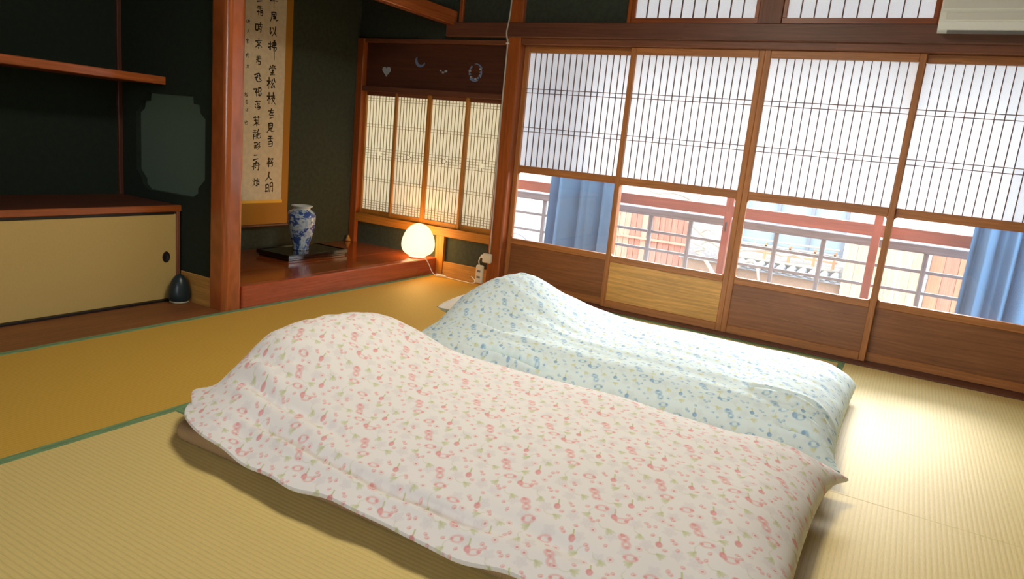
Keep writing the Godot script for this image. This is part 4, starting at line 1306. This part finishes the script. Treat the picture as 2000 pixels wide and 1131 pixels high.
func build_outside() -> void:
	# the veranda between the shoji and its outer window frames
	var f := struct("floor_veranda", "board floor of the veranda behind the shoji doors")
	for k in 7:
		bpart("plank", Vector3(-2.6, -0.06, -0.085 - (k + 1) * 0.14), Vector3(2.8, -0.02, -0.087 - k * 0.14), M.outer, f, 0.002)
	var w := struct("wall_veranda", "reddish outer window frames of the veranda")
	bpart("middle_rail", Vector3(-2.6, 0.664, -0.99), Vector3(2.8, 0.746, -0.95), M.outer, w, 0.004)
	bpart("bottom_rail", Vector3(-2.6, -0.03, -0.99), Vector3(2.8, 0.03, -0.95), M.outer, w, 0.004)
	bpart("head_rail", Vector3(-2.6, 1.96, -1.0), Vector3(2.8, 2.06, -0.94), M.outer, w, 0.004)
	for x in [-2.445, -1.445, -0.445, 0.555, 1.555, 2.555]:
		bpart("post", Vector3(x - 0.027, 0.03, -0.988), Vector3(x + 0.027, 1.96, -0.948), M.outer, w, 0.004)
	bpart("bolt", Vector3(0.545, 0.555, -0.947), Vector3(0.558, 0.625, -0.940), M.dark, w, 0.002)
	var e := struct("trim_9", "roof boards over the veranda")
	for k in 6:
		bpart("board", Vector3(-2.6, 2.05 + 0.055 * (6 - k), -0.10 - (k + 1) * 0.16), Vector3(2.8, 2.07 + 0.055 * (6 - k), -0.10 - k * 0.16), M.board, e, 0.002)
	curtain("blue curtain behind the glass of the shoji door by the corner post", -0.87, -0.31, -0.86, [[3.0, -0.26, 1.0], [1.3, 0.2, 0.4]])
	curtain("blue curtain behind the glass of the shoji door under the air conditioner", 2.10, 2.56, -0.86, [[4.0, -0.3, 0.9], [2.3, 0.1, 0.5]])
	# balcony railing
	var t := thing("balcony_railing", "weathered grey balcony railing with posts and two thin bars", "railing", Vector3(0.4, -0.05, -1.25))
	bpart("handrail", Vector3(-2.6, 0.570, -1.29), Vector3(2.9, 0.632, -1.22), M.rail, t, 0.006)
	for y in [0.440, 0.290]:
		bpart("crossbar", Vector3(-2.6, y - 0.011, -1.262), Vector3(2.9, y + 0.011, -1.240), M.rail, t, 0.003)
	var pm := bar_mesh(Vector3(0.032, 0.62, 0.032), 0.004)
	for k in 16:
		put(pm, "post", M.rail, t, Vector3(-2.47 + 0.3345 * k, 0.26, -1.252))
	bpart("foot_beam", Vector3(-2.6, -0.09, -1.29), Vector3(2.9, -0.05, -1.21), M.rail, t, 0.004)
	# the houses across: ground, red plank fence, white house with a window, tiled eave, beige and brown planks
	var g := struct("ground", "pale lane between the houses")
	bpart("paving", Vector3(-14, -1.35, -14), Vector3(14, -1.20, -1.4), M.concrete, g, 0.0)
	t = thing("plank_fence", "fence of vertical reddish planks across from the honey-coloured kneeboard door", "fence", Vector3(-1.1, -1.2, -4.0))
	for k in 15:
		var x := -1.66 + k * 0.0745
		bpart("plank", Vector3(x, -1.2, -4.03 + rng.randf_range(-0.006, 0.006)), Vector3(x + 0.071, 0.40, -4.0 + rng.randf_range(-0.006, 0.006)), M.plank_pink if k < 5 or k == 7 else M.plank_red, t, 0.003)
	bpart("batten", Vector3(-1.66, 0.035, -3.995), Vector3(-0.54, 0.062, -3.965), M.plank_pink, t, 0.003)
	t = thing("neighbouring_house", "white house across the lane with a wide grey-blue window", "house", Vector3(0.5, -1.2, -4.6))
	bpart("wall", Vector3(-6.0, -1.2, -4.75), Vector3(0.0, 0.95, -4.45), M.house, t, 0.0)
	bpart("wall", Vector3(1.14, -1.2, -4.75), Vector3(6.5, 0.95, -4.45), M.house, t, 0.0)
	bpart("wall", Vector3(0.0, -1.2, -4.75), Vector3(1.14, 0.12, -4.45), M.house, t, 0.0)
	bpart("wall", Vector3(0.0, 0.86, -4.75), Vector3(1.14, 0.95, -4.45), M.house, t, 0.0)
	var win := bpart("window", Vector3(0.0, 0.12, -4.52), Vector3(1.14, 0.16, -4.44), M.mullion, t, 0.003)
	for k in 3:
		bpart("pane", Vector3(0.0 + k * 0.38, 0.16, -4.50), Vector3(0.38 + k * 0.38, 0.86, -4.49), M.house_glass, win, 0.0)
	for x in [0.37, 0.75, 1.12]:
		bpart("mullion", Vector3(x - 0.018, 0.16, -4.50), Vector3(x + 0.018, 0.86, -4.45), M.mullion, win, 0.002)
	bpart("drainpipe", Vector3(-2.30, -1.2, -4.45), Vector3(-2.27, 0.95, -4.42), M.concrete, t, 0.006)
	bpart("roof_edge", Vector3(-6.0, 0.95, -4.8), Vector3(6.5, 1.0, -4.35), M.tile, t, 0.006)
	# wooden balustrade in front of that window
	t = thing("window_balustrade", "little pale orange balustrade in front of the neighbouring window", "balustrade", Vector3(0.6, -0.02, -4.2))
	for y in [0.215, 0.155]:
		bpart("rail", Vector3(-0.1, y, -4.22), Vector3(1.12, y + 0.022, -4.19), M.branch, t, 0.003)
	for x in [-0.02, 0.33, 0.60, 0.87, 1.08]:
		bpart("baluster", Vector3(x - 0.014, 0.0, -4.22), Vector3(x + 0.014, 0.2, -4.19), M.orange_wood, t, 0.003)
	bpart("foot_rail", Vector3(-0.1, 0.072, -4.215), Vector3(1.12, 0.092, -4.195), M.orange_wood, t, 0.003)
	bpart("sill", Vector3(-0.1, -0.02, -4.42), Vector3(1.15, 0.005, -4.17), M.branch, t, 0.003)
	# tiled wall under it
	t = thing("tiled_wall", "low brown mud wall capped with a row of pale roof tiles", "wall", Vector3(0.6, -1.2, -4.0))
	bpart("mud_wall", Vector3(-0.05, -1.2, -4.10), Vector3(1.20, -0.105, -3.98), M.mud, t, 0.004)
	for k in 11:
		var st := start()
		var x := -0.02 + k * 0.115
		tube(st, [Vector3(x, -0.055, -4.16), Vector3(x, -0.062, -3.92)], 0.042, 0.046, 12)
		part(st, "tile", M.tile, t)
	bpart("eave_board", Vector3(-0.06, -0.115, -4.0), Vector3(1.22, -0.098, -3.925), M.mullion, t, 0.002)
	# concrete ledge and block
	t = thing("concrete_ledge", "grey concrete block with a pale ledge beside the red fence", "ledge", Vector3(-0.3, -1.2, -3.9))
	bpart("block", Vector3(-0.53, -1.2, -3.95), Vector3(-0.08, -0.075, -3.80), M.mud, t, 0.006)
	bpart("slab", Vector3(-0.56, -0.075, -3.97), Vector3(-0.06, -0.045, -3.76), M.tile, t, 0.006)
	t = thing("plank_wall", "wall of pale beige vertical planks across the lane", "wall", Vector3(1.55, -1.2, -3.9))
	for k in 7:
		bpart("plank", Vector3(1.21 + k * 0.105, -1.2, -3.95 + rng.randf_range(-0.004, 0.004)), Vector3(1.312 + k * 0.105, 0.45, -3.90), M.plank_beige, t, 0.003)
	t = thing("pale_pole", "thin pale drainpipe between the beige and the brown planks", "pipe", Vector3(1.975, -1.2, -3.88))
	var sp := start()
	tube(sp, [Vector3(1.972, -1.2, -3.88), Vector3(1.972, 0.60, -3.88)], 0.022, 0.022, 12)
	part(sp, "pipe", M.tile, t)
	bpart("bracket", Vector3(1.945, 0.10, -3.905), Vector3(1.999, 0.12, -3.855), M.concrete, t, 0.002)
	t = thing("plank_wall", "wall of brown weathered vertical planks beside the thin pale pipe", "wall", Vector3(2.3, -1.2, -3.9))
	for k in 7:
		bpart("plank", Vector3(2.00 + k * 0.125, -1.2, -3.95), Vector3(2.122 + k * 0.125, 0.45, -3.90 + rng.randf_range(-0.004, 0.004)), M.plank_brown if k % 3 != 1 else M.plank_red, t, 0.003)
	# outdoor unit on the lane side of the white house
	t = thing("outdoor_unit", "white outdoor fan unit beyond the railing by the corner post", "outdoor unit", Vector3(-2.0, -1.2, -2.6))
	bpart("housing", Vector3(-2.45, -0.55, -2.75), Vector3(-1.82, 0.10, -2.5), M.house, t, 0.02)
	bpart("stand", Vector3(-2.40, -1.2, -2.72), Vector3(-1.87, -0.55, -2.53), M.concrete, t, 0.006)
	for k in 3:
		var sg := start()
		var ring := []
		for q in 33:
			ring.append(Vector3(-2.10 + (0.08 + 0.08 * k) * cos(TAU * q / 32.0), -0.18 + (0.08 + 0.08 * k) * sin(TAU * q / 32.0), -2.492))
		tube(sg, ring, 0.005, 0.005, 6)
		part(sg, "fan_grille", M.mullion, t)
	# gnarled branches of a garden tree
	t = thing("garden_tree", "gnarled pale bare tree in front of the tiled wall", "tree", Vector3(0.1, -1.2, -3.7))
	for br in [
		[[-0.12, -1.2, -3.7], [-0.05, -0.5, -3.66], [0.10, -0.10, -3.7], [0.02, 0.06, -3.72], [0.20, 0.14, -3.68], [0.30, 0.24, -3.66]],
		[[0.10, -0.10, -3.7], [0.26, 0.02, -3.66], [0.36, 0.0, -3.62], [0.40, -0.12, -3.6], [0.42, -0.22, -3.62]],
		[[0.20, 0.14, -3.68], [0.46, 0.18, -3.64], [0.60, 0.14, -3.66], [0.74, 0.17, -3.62], [0.84, 0.12, -3.62]],
		[[0.02, 0.06, -3.72], [-0.20, 0.18, -3.66], [-0.32, 0.12, -3.62], [-0.42, 0.2, -3.6]],
		[[-0.20, 0.18, -3.66], [-0.30, 0.26, -3.64], [-0.22, 0.31, -3.62], [-0.12, 0.25, -3.6]],
		[[-0.02, -0.3, -3.67], [-0.24, -0.02, -3.66], [-0.34, 0.04, -3.64], [-0.22, 0.09, -3.62], [-0.38, 0.14, -3.6]],
		[[-0.20, 0.18, -3.66], [-0.5, 0.42, -3.6], [-0.42, 0.60, -3.5], [-0.60, 0.68, -3.4], [-0.80, 0.66, -3.3], [-0.95, 0.74, -3.3]],
		[[-0.42, 0.60, -3.5], [-0.30, 0.70, -3.45], [-0.36, 0.62, -3.4], [-0.28, 0.56, -3.4]],
	]:
		var st := start()
		var v := []
		for p in br:
			v.append(Vector3(p[0], p[1], p[2]))
		tube(st, curve(v, 5), 0.024, 0.010, 8)
		part(st, "branch", M.branch, t)
	sp = start()
	tube(sp, curve([Vector3(0.43, -0.22, -3.62), Vector3(0.42, -0.27, -3.62), Vector3(0.36, -0.33, -3.6)], 4), 0.03, 0.042, 8)
	part(sp, "branch", M.branch, t)
